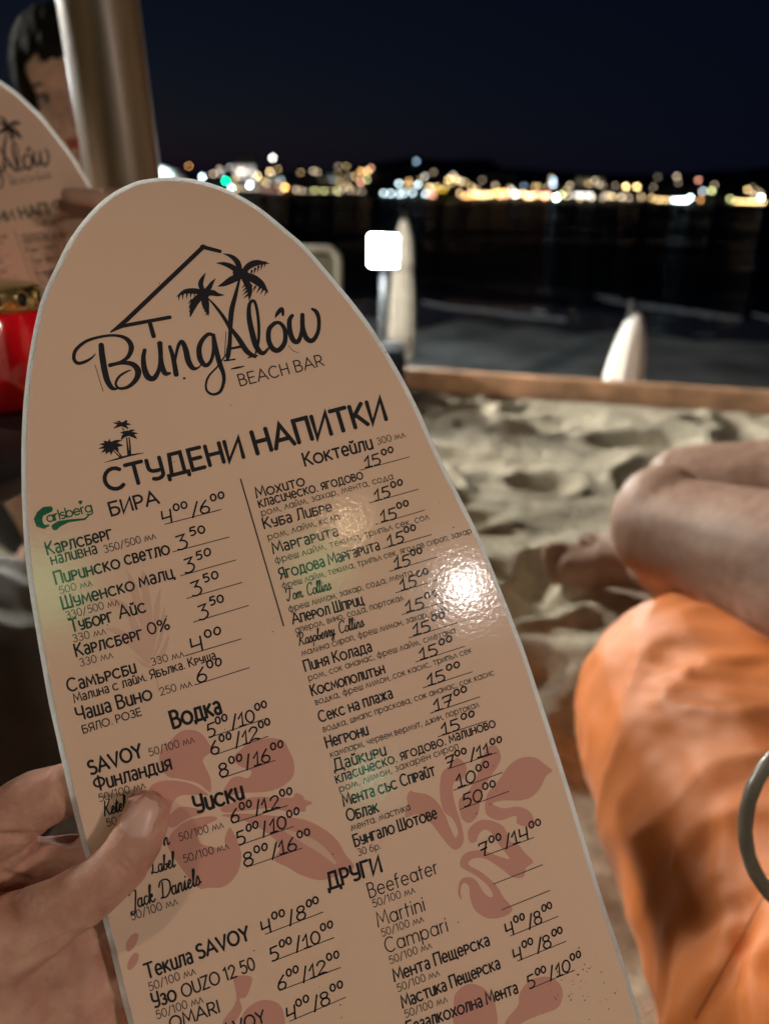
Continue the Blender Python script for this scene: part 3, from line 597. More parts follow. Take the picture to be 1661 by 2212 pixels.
SCR = {'l': (.24, "-.04,.1 .08,.45 .17,.9 .13,1.0 .06,.92 .04,.2 .1,.0 .24,.12"), 'i': (.22, "-.04,.1 .06,.5 .05,.12 .1,.0 .22,.12;.1,.72 .11,.76"), 't': (.24, "-.04,.1 .1,.85 .06,.12 .12,0 .24,.12;-.02,.6 .22,.62"),
'n': (.42, "-.04,.1 .05,.5 .04,.0;.05,.3 .16,.5 .24,.42 .24,.1 .3,0 .42,.12"), 'm': (.62, "-.04,.1 .05,.5 .04,.0;.05,.3 .15,.5 .23,.42 .23,.0;.23,.3 .34,.5 .42,.42 .42,.1 .5,0 .62,.12"), 'o': (.38, "@.17,.25,.14,.25,60,420 .26,.44 .38,.4"),
'a': (.42, ".28,.42 @.15,.24,.13,.24,50,330 .28,.3;.29,.48 .27,.1 .33,0 .42,.12"), 's': (.3, "-.04,.1 .1,.52 .2,.2 .12,.0 -.02,.06;.12,.0 .3,.14"), 'e': (.34, "-.04,.14 .2,.32 .16,.5 .06,.42 .04,.12 .14,.0 .34,.14"), 'r': (.3, "-.04,.1 .06,.55 .16,.46 .14,.1 .2,0 .3,.12"),
'p': (.38, "-.04,.1 .06,.5 .0,-.35;.05,.35 @.16,.25,.13,.24,120,-120 .38,.12"), 'b': (.36, "-.04,.1 .1,.6 .16,.95 .08,.95 .04,.15 @.15,.18,.12,.18,-150,90;.2,.36 .36,.34"), 'y': (.36, "-.04,.3 .04,.5 .04,.15 .12,.02 .24,.45;.25,.5 .16,-.3 .04,-.36 .02,-.2 .36,.12"),
'k': (.4, "-.04,.1 .1,.6 .16,.98 .08,.9 .03,0;.05,.25 .2,.46 .22,.34 .08,.24 .24,0 .4,.12"), 'c': (.32, ".24,.42 @.14,.24,.12,.24,60,320 .32,.14"), 'd': (.44, ".28,.42 @.15,.24,.13,.24,50,330 .28,.3;.34,1 .27,.1 .33,0 .44,.12"),
'T': (.6, ".0,.72 .02,.95 .3,1 .62,.92;.36,.96 .32,.4 .2,.02 .06,.06 .04,.18"), 'C': (.58, ".5,.8 .5,.98 .36,1.02 @.3,.5,.25,.5,80,300 .58,.16"), 'R': (.66, "-.02,.75 .06,.95 .35,1.04 .5,.85 .4,.6 .2,.5 .36,.3 .5,.02 .66,.1;.24,.98 .18,.4 .1,.0"),
'K': (.6, ".14,1 .1,.5 .06,0;.5,1.02 .3,.62 .12,.46;.2,.52 .34,.2 .46,.0 .6,.12"), 'L': (.56, ".3,.86 .3,1 .16,.98 .14,.7 .14,.3 .02,.05 .2,.08 .44,.0 .56,.1"), 'J': (.46, "-.02,.85 .1,1 .4,1 .34,.4 .24,-.2 .08,-.28 .02,-.1"), 'D': (.74, ".2,.9 .16,.1 .04,.02;-.04,.7 .08,.98 .4,1.02 .66,.8 .66,.35 .4,.02 .1,.04")}
for k_ in list(SCR): pass
GC = {}
def sp2(pts, n=4):
    out = []; q = [pts[0]]+list(pts)+[pts[-1]]
    for i in range(1, len(q)-2):
        for k in range(n):
            t = k/n; p0, p1, p2, p3 = (np.array(v, float) for v in q[i-1:i+3])
            out.append(tuple(.5*((2*p1)+(-p0+p2)*t+(2*p0-5*p1+4*p2-p3)*t*t+(-p0+3*p1-3*p2+p3)*t**3)))
    out.append(tuple(pts[-1])); return out
def glyph(ch, style):
    key = (ch, style)
    if key in GC: return GC[key]
    if style == 'script' and ch in SCR:
        w_, t0 = SCR[ch]; q_ = []
        for st_ in parse(t0):
            if len(st_) > 3 and '@' not in t0.split(';')[len(q_)]: st_ = [p[:2] for p in sp2(st_)]
            q_.append(st_)
        GC[key] = (w_, q_); return GC[key]
    if style == 'item' and ch.islower() and ch.upper() in CAPS and ord(ch) > 1000:
        if ch == 'и': w, st = .56, parse(".04,1 .04,.3 @.28,.3,.24,.3,180,360;.54,1 .54,0")
        elif ch == 'й': w, st = .56, parse(".04,1 .04,.3 @.28,.3,.24,.3,180,360;.54,1 .54,0;@.28,1.35,.14,.13,180,360")
        elif ch == 'ц': w, st = .7, parse(".04,1 .04,.2 @.24,.2,.2,.2,180,270 .56,0 .7,0 .7,-.2;.56,1 .56,0")
        elif ch == 'а': w, st = .56, parse(".06,.92 @.28,.7,.23,.3,125,0 .51,0;@.28,.26,.23,.28,20,340")
        elif ch == 'е': w, st = .62, parse(".03,.5 .59,.5 @.31,.5,.29,.5,0,315")
        else: w, t0 = CAPS[ch.upper()]; st = parse(t0)
        r = (w*.80, [[(x*.80, y*.72) for x, y in s] for s in st])
    elif ch in LOW and style != 'caps': w, t0 = LOW[ch]; r = (w, parse(t0))
    elif ch.islower() and ch.upper() in CAPS: w, t0 = CAPS[ch.upper()]; r = (w*.72, [[(x*.72, y*.66) for x, y in s] for s in parse(t0)])
    else: w, t0 = CAPS.get(ch, (.3, "")); r = (w, parse(t0))
    GC[key] = r; return r
zi = [0]
def ribbon(mb, pts, hw, z):
    """pts in menu-local metres, hw half widths (one number or a list)"""
    if len(pts) < 2: return
    zi[0] = (zi[0]+1) % 14; z = z + zi[0]*2.5e-6
    P_ = [pts[0]]
    for p in pts[1:]:
        if (Vector(p)-Vector(P_[-1])).length > 1e-6: P_.append(p)
    if len(P_) < 2: return
    P2 = [Vector((p[0], p[1])) for p in P_]
    if not hasattr(hw, '__len__'): hw = [hw]*len(P2)
    N = len(P2); cl = (P2[0]-P2[-1]).length < 1e-5
    V = []
    for i in range(N):
        if cl and i in (0, N-1): a = P2[1]-P2[0]; bb = P2[0]-P2[-2]
        else:
            a = (P2[i+1]-P2[i]) if i < N-1 else (P2[i]-P2[i-1]); bb = (P2[i]-P2[i-1]) if i > 0 else a
        t = (a.normalized()+bb.normalized()); t = t.normalized() if t.length > 1e-6 else a.normalized()
        n = Vector((-t.y, t.x)); m = min(2.2, 1/max(.3, n.dot(Vector((-a.y, a.x)).normalized())))
        V.append((P2[i]+n*hw[i]*m)); V.append((P2[i]-n*hw[i]*m))
    Fc = [(2*i, 2*i+1, 2*i+3, 2*i+2) for i in range(N-1)]
    if not cl:
        for e, i, s in ((0, 0, -1), (1, N-1, 1)):
            d = (P2[1]-P2[0] if e == 0 else P2[-1]-P2[-2]).normalized()*s; n = Vector((-d.y, d.x)); b0 = len(V)
            for k in range(1, 4):
                a = PI*k/4; V.append(P2[i]+n*hw[i]*math.cos(a)+d*hw[i]*math.sin(a)*.8)
            l, r_ = (2*i, 2*i+1) if s > 0 else (2*i+1, 2*i)
            Fc.append((l, b0, b0+1, b0+2, r_))
    Fc = [f for f in Fc]
    mb.add([(v.x, v.y, z) for v in V], Fc)
CR = {'A': (140, 540, 2.373), 'B': (60, 960, 2.768), 'C': (60, 1300, 2.768), 'D': (580, 1020, 2.517), 'E': (680, 1400, 2.517), 'F': (0, 1780, 2.1855), 'G': (760, 1800, 2.2446), 'H': (180, 1600, 2.307), 'S': (0, 0, .885), 'K': (780, 1760, 2.679)}
def L(cr, x, y):
    ox, oy, s = CR[cr]; return loc((ox+x/s)*.885, (oy+y/s)*.885)
PXM = .33/1850
def text(mb, s, cr, x0, y0, x1, y1, cap, style='item', wt=.05, z=1e-4, shear=0, gap=.15, jit=0):
    a = L(cr, x0, y0); b = L(cr, x1, y1); w = 0; gl_ = []
    for ch in s:
        gw, st = glyph(ch, style); gl_.append((w, st)); w += gw + (gap if ch != ' ' else 0)
    w -= gap
    e = (b-a)/w; H = cap*PXM/CR[cr][2]
    up = Vector((-e.y, e.x)).normalized()*H; hw = wt*H
    rr = random.Random(s+cr)
    for x, st in gl_:
        dy = rr.uniform(-jit, jit)
        for k in st:
            pts = [a + e*(x+px+shear*py) + up*(py+dy) for px, py in k]
            ribbon(mb, pts, hw, z)
HAND = {'0': (.52, "@.26,.5,.25,.46,80,450"), '1': (.34, "0,.62 .25,1 .2,0;.0,.02 .42,.0"), '2': (.56, ".02,.75 @.26,.74,.23,.26,160,-30 .0,.04 .3,.1 .56,0"), '3': (.5, ".03,.95 .4,1 .2,.62 @.2,.3,.27,.32,80,-130"),
        '4': (.5, ".02,1 .0,.42 .42,.46;.46,1 .42,-.02"), '5': (.5, ".48,1 .12,.97 .08,.58 @.22,.3,.26,.31,110,-120"), '6': (.5, ".42,1 .12,.6 @.26,.27,.23,.27,160,520"), '7': (.5, "0,.85 .04,.98 .48,1 .22,0;.06,.48 .44,.52"),
        '8': (.5, ".25,.55 @.26,.78,.2,.22,-90,270;.25,.55 @.24,.26,.24,.28,90,450"), '/': (.34, ".02,-.1 .32,1.05")}
def price(mb, cr, x0, y0, x1, y1, s, t0=.1, t1=.75, line=True, k=1.0):
    """s like 4^00/8^00 ; digits stand on the printed rule"""
    a = L(cr, x0, y0); b = L(cr, x1, y1); d = b-a
    r_ = MB(); ribbon(r_, [a, b], .00019, 1.0e-4); RULES.append(r_)
    if not s: return
    w = 0; it = []; sup = psup = False
    for ch in s:
        if ch == '^': sup = True; continue
        if ch == '/': sup = False
        gw, g = HAND[ch][0], parse(HAND[ch][1])
        f = .56 if sup else 1.0
        if sup and not psup: w += .06
        it.append((w, f, .74 if sup else 0, g)); w += gw*f + .12; psup = sup
    w -= .13
    e = d*(t1-t0)/w; st = a + d*t0
    H = (27.5 if cr in 'DE' else 30.5)*PXM*k; up = Vector((-e.y, e.x)).normalized()*H; rr = random.Random(s+str(x0))
    for x, f, dy, g in it:
        j = rr.uniform(-.04, .04); r2 = rr.uniform(-.06, .06)
        for q in g:
            pts = [st + e*(x+px*f+(py*f)*(.06+r2)) + up*(dy+.04+j+py*f) for px, py in q]
            ribbon(mb, pts, .00036, 1.6e-4)
mbs = MB(); LINES = []; RULES = []; PRICES = []
def T(*a, **k):
    m_ = MB(); text(m_, *a, **k); LINES.append(m_)
IW = .078; TW = .056
# heading
T('СТУДЕНИ', 'B', 560, 662, 1487, 432, 138, 'caps', wt=.095)
T('НАПИТКИ', 'S', 555, 981, 836, 906, 50*1.0/.885*.885, 'caps', wt=.095)
T('БИРА', 'B', 588, 828, 912, 742, 86, 'caps', wt=.085)
bw = lambda s, c, x0, y0, x1, y1, h, w=IW: T(s, c, x0, y0, x1, y1, h, 'item', wt=w)
th = lambda s, c, x0, y0, x1, y1, h, w=TW: T(s, c, x0, y0, x1, y1, h, 'thin', wt=w)
bw('Карлсберг', 'C', 158, 151, 598, 38, 80); bw('наливна', 'C', 188, 218, 495, 138, 70, .072); th('350/500 мл', 'C', 545, 138, 890, 40, 48)
bw('Пиринско', 'C', 215, 350, 650, 236, 80); bw('светло', 'C', 685, 218, 985, 142, 80); th('500 мл', 'C', 243, 415, 462, 357, 46)
bw('Шуменско', 'C', 262, 517, 748, 385, 80); bw('малц', 'C', 785, 368, 1015, 305, 80); th('330/500 мл', 'C', 288, 585, 642, 487, 48)
bw('Туборг', 'C', 320, 672, 600, 598, 80); bw('Айс', 'C', 648, 580, 825, 533, 80); th('330 мл', 'C', 333, 742, 552, 683, 48)
bw('Карлсберг', 'C', 352, 838, 803, 716, 80); bw('0%', 'C', 842, 690, 985, 650, 72); th('330 мл', 'C', 380, 905, 600, 845, 48)
bw('Самърсби', 'C', 300, 1077, 758, 945, 80); th('330 мл', 'C', 863, 900, 1080, 838, 48)
bw('Малина с лайм. Ябълка. Круша', 'C', 342, 1150, 1296, 852, 56, .075)
bw('Чаша Вино', 'C', 362, 1272, 866, 1123, 84); th('250 мл', 'C', 922, 1100, 1135, 1038, 48)
T('БЯЛО. РОЗЕ', 'C', 400, 1357, 795, 1232, 48, 'caps', wt=.08)
bw('Водка', 'H', 562, 410, 835, 322, 90, .09)
T('SAVOY', 'H', 97, 672, 392, 568, 70, 'caps', wt=.095); th('50/100 мл', 'H', 430, 568, 682, 488, 40)
bw('Финландия', 'H', 125, 765, 555, 638, 72); th('50/100 мл', 'H', 148, 825, 405, 745, 40); th('50/100 мл', 'H', 190, 965, 447, 885, 40)
bw('Уиски', 'H', 690, 888, 960, 803, 90, .09)
th('50/100 мл', 'H', 598, 1045, 845, 968, 40); th('50/100 мл', 'H', 623, 1167, 875, 1088, 40)
th('50/100 мл', 'F', 705, 1020, 950, 933, 40)
bw('Текила', 'F', 785, 1332, 1032, 1243, 72); T('SAVOY', 'F', 1062, 1225, 1335, 1120, 68, 'caps', wt=.095); th('50/100 мл', 'F', 800, 1397, 1045, 1305, 40)
bw('Узо', 'F', 822, 1487, 945, 1443, 72); T('OUZO 12 50', 'F', 980, 1432, 1365, 1278, 62, 'caps', wt=.07); th('50/100 мл', 'F', 840, 1547, 1085, 1455, 40)
T('OMARI', 'F', 915, 1604, 1175, 1508, 60, 'caps', wt=.075); T('SAVOY', 'F', 1150, 1660, 1418, 1560, 60, 'caps', wt=.08)
bw('Коктейли', 'D', 415, 297, 833, 188, 82, .08); th('300 мл', 'D', 860, 165, 1030, 118, 42)
bw('Мохито', 'D', 120, 492, 415, 412, 64); bw('класическо. ягодово', 'D', 135, 552, 773, 372, 60, .075); th('ром, лайм, захар, мента, сода', 'D', 150, 603, 957, 375, 44)
bw('Куба Либре', 'D', 165, 682, 583, 572, 66); th('ром, лайм, кола', 'D', 190, 752, 628, 622, 44)
bw('Маргарита', 'D', 222, 834, 620, 722, 66); th('фреш лайм, текила, трипъл сек, сол', 'D', 235, 895, 1177, 622, 44)
bw('Ягодова Маргарита', 'D', 265, 992, 875, 808, 66); th('фреш лайм, текила, трипъл сек, ягодов сироп, захар', 'D', 278, 1050, 1437, 708, 42)
th('фреш лимон, захар, сода, мента', 'D', 318, 1193, 1075, 965, 42)
bw('Аперол Шприц', 'E', 90, 310, 525, 188, 66); th('аперол, вино, сода, портокал', 'E', 108, 367, 768, 163, 42)
th('малина сироп, фреш лимон, захар, сода', 'E', 145, 507, 1047, 226, 42)
bw('Пиня Колада', 'E', 165, 602, 575, 475, 66); th('ром, сок ананас, фреш лайм, сметана', 'E', 187, 660, 1087, 363, 42)
bw('Космополитън', 'E', 207, 752, 655, 610, 66); th('водка, фреш лимон, сок касис, трипъл сек', 'E', 230, 808, 1187, 485, 42)
bw('Секс на плажа', 'E', 255, 914, 703, 762, 66); th('водка, шнапс праскова, сок ананас, сок касис', 'E', 277, 974, 1325, 622, 42)
bw('Негрони', 'E', 297, 1072, 553, 988, 68); th('кампари, червен вермут, джин, портокал', 'E', 322, 1130, 1232, 818, 42)
bw('Дайкири', 'E', 345, 1212, 662, 1113, 68); bw('класическо. ягодово. малиново', 'E', 357, 1289, 1333, 940, 60, .075); th('ром, лимон, захарен сироп', 'E', 377, 1343, 1105, 1075, 44)
bw('Мента със Спрайт', 'G', 180, 377, 680, 205, 62); bw('Облак', 'G', 200, 459, 370, 406, 62); th('мента. мастика', 'G', 222, 512, 543, 395, 40)
bw('Бунгало Шотове', 'G', 240, 598, 690, 440, 62); th('30 бр.', 'G', 258, 650, 382, 608, 38)
T('ДРУГИ', 'G', 97, 832, 388, 733, 82, 'caps', wt=.095)
T('Beefeater', 'G', 320, 880, 697, 742, 78, 'thin', wt=.045); th('50/100 мл', 'G', 340, 932, 568, 850, 40)
T('Martini', 'G', 368, 1038, 625, 947, 78, 'thin', wt=.045); th('50/100 мл', 'G', 388, 1092, 615, 1008, 40)
T('Campari', 'G', 412, 1182, 750, 1060, 78, 'thin', wt=.045); th('50/100 мл', 'G', 432, 1242, 660, 1153, 40)
bw('Мента Пещерска', 'G', 457, 1337, 977, 1136, 64); th('50/100 мл', 'G', 475, 1395, 703, 1303, 40)
bw('Мастика Пещерска', 'G', 502, 1482, 1035, 1263, 64); th('50/100 мл', 'G', 515, 1537, 745, 1448, 40)
bw('Безалкохолна Мента', 'G', 530, 1624, 1132, 1398, 64)
# script brand lines
sc_ = lambda s, c, x0, y0, x1, y1, h: T(s, c, x0, y0, x1, y1, h*1.0, 'script', wt=.05, shear=.18, gap=.0)
sc_('Tom Collins', 'D', 303, 1127, 578, 1053, 74); sc_('Raspberry Collins', 'E', 122, 445, 528, 323, 72)
sc_('Ketel', 'H', 172, 905, 300, 866, 76); sc_('n', 'F', 878, 622, 908, 612, 74); sc_('Label', 'H', 440, 1232, 575, 1188, 80); sc_('Jack Daniels', 'F', 700, 965, 1075, 825, 84)
T('BEACH BAR', 'A', 1060, 955, 1545, 835, 68, 'caps', wt=.058)
text(mbs, 'arlsberg', 'B', 158, 872, 462, 796, 62, 'thin', wt=.075, gap=.06)
CC = [L('B', x, y) for x, y in ((178, 782), (140, 792), (108, 815), (94, 850), (104, 885), (135, 902), (165, 893))]
ribbon(mbs, CC, [.0012, .0016, .0014, .0016, .0014, .0008, .0004], 1e-4)
SW = [L('B', x, y) for x, y in ((205, 905), (240, 880), (300, 862), (360, 855), (410, 850), (435, 825))]
ribbon(mbs, SW, [.0014, .0012, .0006, .0005, .0004, .0003], 1e-4)
SW = [L('B', x, y) for x, y in ((380, 735), (380, 752))]
ribbon(mbs, SW, [.0009, .0001], 1e-4)
# rules and handwritten prices
def PR(*a, **k):
    m_ = MB(); price(m_, *a, **k)
    if m_.V: PRICES.append(m_)
PR('B', 950, 885, 1330, 785, '4^00/6^00', -.02, 1.1)
PR('C', 1005, 130, 1382, 30, '3^50', .08, .62, k=1.1); PR('C', 1055, 292, 1428, 185, '3^50', .08, .6, k=1.1); PR('C', 1097, 445, 1470, 337, '3^50', .1, .62, k=1.1)
PR('C', 1143, 605, 1515, 492, '3^50', .1, .6, k=1.1); PR('C', 1088, 832, 1465, 718, '4^00', .14, .68, k=1.1); PR('C', 1150, 1030, 1520, 912, '6^00', .06, .54, k=1.1)
PR('H', 762, 463, 1068, 360, '5^00/10^00', -.02, 1.12); PR('H', 800, 558, 1095, 455, '6^00/12^00', -.07, 1.1); PR('H', 835, 690, 1135, 590, '8^00/16^00', -.02, 1.2)
PR('H', 895, 945, 1205, 845, '6^00/12^00', -.02, 1.12); PR('H', 942, 1065, 1240, 962, '5^00/10^00', -.06, 1.15); PR('H', 975, 1192, 1285, 1085, '8^00/16^00', -.03, 1.2)
PR('S', 573, 2018, 698, 1970, '4^00/8^00', -.03, .97); PR('S', 588, 2077, 722, 2025, '5^00/10^00', -.02, 1.02); PR('S', 604, 2140, 735, 2090, '6^00/12^00', -.02, 1.02); PR('S', 626, 2206, 747, 2154, '4^00/8^00', -.03, 1.0)
for v in ((750, 322, 1055, 240), (810, 523, 1110, 438), (848, 655, 1148, 567), (893, 803, 1190, 717), (932, 943, 1230, 853), (970, 1075, 1268, 983)):
    PR('D', *v, '15^00', .12, .72, k=1.0)
for v, s in (((758, 252, 1055, 165), '15^00'), ((800, 395, 1097, 302), '15^00'), ((842, 543, 1143, 447), '15^00'), ((887, 702, 1190, 603), '15^00'), ((932, 858, 1235, 757), '17^00'), ((978, 1003, 1278, 905), '15^00')):
    PR('E', *v, s, .1, .78, k=1.0)
PR('E', 1040, 1200, 1338, 1100, '7^00/11^00', -.02, 1.15)
PR('G', 778, 290, 1045, 192, '10^00', .1, .78); PR('G', 812, 395, 1080, 295, '50^00', .07, .78)
PR('G', 950, 648, 1217, 548, '7^00/14^00', -.08, 1.2); PR('G', 998, 803, 1265, 697, ''); PR('G', 1040, 945, 1305, 838, '')
PR('G', 1088, 1088, 1350, 980, '4^00/8^00', -.05, .93); PR('G', 1128, 1225, 1393, 1117, '4^00/8^00', -.05, .98); PR('G', 1195, 1377, 1440, 1275, '5^00/10^00', -.03, 1.2)
r_ = MB(); ribbon(r_, [L('S', 520, 1035), L('S', 613, 1352)], .00030, 1e-4); RULES.append(r_)
# ------------------------------------------------------------------ logo (variable-width strokes)
mg = MB()
def sp(pts, n=8):
    out = []
    q = [pts[0]]+pts+[pts[-1]]
    for i in range(1, len(q)-2):
        for k in range(n):
            t = k/n; p0, p1, p2, p3 = (np.array(v, float) for v in q[i-1:i+3])
            out.append(tuple(.5*((2*p1)+(-p0+p2)*t+(2*p0-5*p1+4*p2-p3)*t*t+(-p0+3*p1-3*p2+p3)*t**3)))
    out.append(tuple(pts[-1])); return out
def lg(pts, smooth=True, cr='A', mb=None):
    q = sp(pts) if smooth else pts
    ribbon(mb or mg, [L(cr, p[0], p[1]) for p in q], [max(.3, p[2])/2*PXM/CR[cr][2] for p in q], 1e-4)
lg([(310, 640, 6), (400, 575, 26), (850, 145, 26)], False); lg([(838, 148, 26), (945, 175, 22)], False)
lg([(310, 644, 6), (375, 608, 22), (400, 603, 22), (655, 556, 22)], False); lg([(538, 590, 24), (560, 668, 26)], False)
lg([(868, 440, 6), (910, 485, 14), (960, 550, 20), (1005, 625, 24)]); lg([(1056, 335, 12), (1035, 420, 22), (1010, 520, 30), (1002, 625, 26)])
def frond(pts, cr='A'): lg(pts, cr=cr)
for f in ([(1065, 310, 30), (1020, 270, 34), (970, 248, 24), (922, 242, 3)], [(1060, 300, 30), (1045, 240, 34), (1010, 205, 24), (962, 188, 3)], [(1070, 305, 26), (1110, 260, 38), (1160, 240, 34), (1228, 245, 3)],
          [(1070, 310, 36), (1130, 330, 50), (1180, 365, 44), (1222, 415, 3)], [(1062, 315, 40), (1010, 340, 42), (965, 365, 26), (930, 378, 3)], [(1075, 320, 30), (1105, 370, 40), (1115, 410, 28), (1112, 460, 3)], [(1040, 300, 60), (1085, 305, 60)],
          [(850, 415, 26), (800, 405, 34), (740, 408, 26), (692, 438, 3)], [(850, 410, 24), (832, 370, 30), (840, 335, 22), (860, 300, 3)], [(852, 412, 24), (880, 385, 28), (895, 360, 20), (917, 332, 3)], [(852, 415, 30), (900, 415, 36), (930, 425, 22), (968, 428, 3)],
          [(848, 420, 36), (805, 460, 44), (785, 500, 34), (772, 555, 3)], [(852, 420, 36), (858, 470, 44), (866, 510, 30), (877, 548, 3)], [(830, 415, 50), (868, 418, 50)]): frond(f)
# teeth on the fronds
rt = random.Random(3)
for (x0, y0, x1, y1, n, dx, dy) in ((1200, 250, 1120, 300, 5, -2, 22), (1210, 415, 1120, 385, 5, -12, 20), (1095, 440, 1085, 380, 4, -18, 8), (700, 440, 790, 420, 5, 4, 22), (775, 540, 770, 470, 4, -12, 12), (870, 540, 850, 480, 4, -14, 8)):
    for k in range(n):
        t = k/(n-1); x = x0+(x1-x0)*t; y = y0+(y1-y0)*t; lg([(x+rt.uniform(5, 9), y-14, 13), (x+dx, y+dy, 1)], False)
# B
lg([(222, 768, 5), (200, 792, 12), (160, 815, 18), (120, 822, 20), (98, 795, 20), (110, 745, 20), (170, 695, 18), (260, 668, 16), (340, 662, 16), (400, 680, 24), (430, 725, 30), (415, 780, 24), (370, 815, 18), (305, 835, 24)])
lg([(305, 835, 20), (380, 820, 22), (440, 830, 30), (470, 870, 36), (455, 920, 28), (410, 960, 20), (360, 968, 16), (340, 940, 14), (360, 900, 14), (400, 873, 12), (428, 862, 5)])
lg([(256, 715, 30), (262, 780, 34), (275, 860, 34), (292, 925, 32), (318, 965, 26), (345, 972, 12)])
lg([(220, 832, 3), (267, 985, 4)], False)
# u
lg([(508, 700+45, 22), (500, 790, 26), (505, 850, 32), (525, 900, 36), (560, 910, 30), (590, 860, 24), (600, 790, 26), (595, 705, 30)]); lg([(600, 790, 28), (605, 830, 30), (625, 880, 30), (655, 880, 14)])
# n
lg([(652, 725, 20), (672, 790, 26), (690, 890, 30)]); lg([(680, 840, 10), (690, 770, 16), (705, 715, 20), (725, 700, 26), (745, 745, 32), (760, 810, 34), (785, 850, 28), (815, 850, 12), (835, 830, 8)])
# g
lg([(905, 660, 20), (875, 655, 22), (840, 690, 26), (822, 740, 30), (830, 800, 32), (860, 835, 26), (890, 810, 20), (905, 750, 20), (905, 660, 22)]); lg([(905, 660, 22), (920, 740, 28), (940, 820, 30), (962, 880, 24), (965, 930, 20), (945, 985, 18), (905, 1003, 16), (870, 985, 14), (862, 945, 12), (880, 895, 12), (930, 840, 10), (975, 775, 8)])
# A with trunk foot
lg([(1003, 615, 20), (1000, 700, 24), (990, 775, 28), (985, 805, 12)]); lg([(1005, 620, 20), (1050, 680, 30), (1100, 755, 32), (1148, 785, 20)]); lg([(985, 742, 14), (1070, 725, 16)], False); lg([(968, 808, 10), (1030, 800, 10)], False); lg([(1105, 790, 8), (1160, 778, 10)], False)
lg([(978, 640, 4), (970, 780, 4)], False); lg([(1008, 856, 6), (1045, 848, 13), (1085, 840, 5)], True); lg([(733, 910, 13), (740, 910, 13)], False)
# l
lg([(1148, 770, 10), (1165, 700, 16), (1168, 620, 18), (1160, 530, 18), (1145, 470, 18), (1128, 462, 18), (1112, 490, 22), (1112, 560, 30), (1130, 650, 34), (1155, 730, 34), (1190, 765, 26), (1225, 735, 12)])
# o
lg([(1260, 590, 24), (1228, 625, 28), (1225, 690, 30), (1250, 740, 32), (1285, 745, 30), (1318, 700, 28), (1318, 630, 26), (1290, 590, 22), (1258, 590, 22)]); lg([(1262, 560, 4), (1275, 535, 22), (1300, 510, 26), (1308, 545, 14)])
# w
lg([(1362, 545, 22), (1345, 575, 28), (1348, 640, 32), (1368, 690, 32), (1395, 695, 28), (1415, 640, 22), (1420, 540, 26)]); lg([(1420, 540, 26), (1422, 620, 30), (1445, 680, 32), (1480, 690, 28), (1510, 640, 24), (1515, 570, 24), (1500, 525, 26), (1475, 508, 16)])
lg([(1340, 720, 3), (1365, 750, 4), (1398, 762, 3)])
# little palm island over the heading
for f in ([(660, 210, 22), (630, 205, 16), (598, 198, 2)], [(660, 210, 22), (625, 225, 14), (602, 240, 2)], [(660, 208, 22), (690, 190, 14), (680, 182, 2)], [(660, 212, 22), (700, 208, 14), (722, 212, 2)], [(662, 214, 22), (690, 228, 14), (702, 245, 2)], [(650, 208, 26), (672, 210, 26)], [(655, 205, 16), (640, 190, 10), (622, 192, 2)],
          [(705, 270, 30), (675, 265, 20), (648, 268, 2)], [(705, 272, 30), (670, 290, 22), (655, 318, 2)], [(705, 268, 24), (725, 252, 16), (748, 250, 2)], [(706, 272, 26), (740, 270, 16), (768, 272, 2)], [(706, 275, 26), (740, 290, 20), (762, 310, 2)], [(695, 268, 34), (716, 272, 34)],
          [(585, 355, 44), (545, 345, 22), (508, 345, 2)], [(585, 360, 44), (540, 365, 20), (502, 375, 2)], [(585, 365, 40), (545, 385, 18), (520, 402, 2)], [(585, 365, 40), (560, 395, 18), (550, 412, 2)], [(588, 362, 44), (588, 395, 18), (585, 420, 2)], [(590, 360, 44), (625, 375, 22), (635, 398, 2)], [(590, 355, 44), (640, 350, 22), (668, 355, 2)],
          [(588, 350, 40), (625, 325, 22), (660, 320, 2)], [(585, 350, 36), (575, 325, 16), (575, 308, 2)], [(585, 350, 36), (550, 330, 16), (535, 322, 2)], [(570, 357, 54), (605, 355, 54)]): frond(f, 'B')
lg([(692, 300, 8), (698, 360, 11), (705, 418, 16)], True, 'B'); lg([(708, 300, 8), (715, 360, 10), (715, 418, 14)], True, 'B'); lg([(662, 235, 6), (672, 250, 8)], False, 'B'); lg([(600, 385, 6), (625, 410, 8), (652, 436, 10)], True, 'B'); lg([(615, 378, 6), (640, 405, 8), (660, 430, 10)], True, 'B')
lg([(540, 468, 2), (640, 440, 12), (720, 418, 12), (812, 402, 2)], True, 'B')

# ------------------------------------------------------------------ flower prints
def poly(mb, pts, cr, z=5e-5, smooth=True):
    m0 = mb; mb = MB(); m0.append(mb)
    zi[0] = (zi[0]+1) % 14
    q = pts
    if smooth:
        w = pts[-1:]+pts+pts[:2]; q = []
        for i in range(1, len(w)-2):
            for k in range(5):
                t = k/5; p0, p1, p2, p3 = (np.array(v, float) for v in w[i-1:i+3])
                q.append(tuple(.5*((2*p1)+(-p0+p2)*t+(2*p0-5*p1+4*p2-p3)*t*t+(-p0+3*p1-3*p2+p3)*t**3)))
    bm = bmesh.new(); vs = [bm.verts.new((*L(cr, *p), z+zi[0]*2.5e-6)) for p in q]
    try:
        f = bm.faces.new(vs); bmesh.ops.triangulate(bm, faces=[f])
    except Exception: pass
    bm.verts.index_update(); bm.verts.ensure_lookup_table(); bm.normal_update()
    Fc = []
    for f in bm.faces:
        ix = [v.index for v in f.verts]
        Fc.append(tuple(ix if f.normal.z > 0 else ix[::-1]))
    mb.add([v.co.copy() for v in bm.verts], Fc); bm.free()
fl = []; hi = []
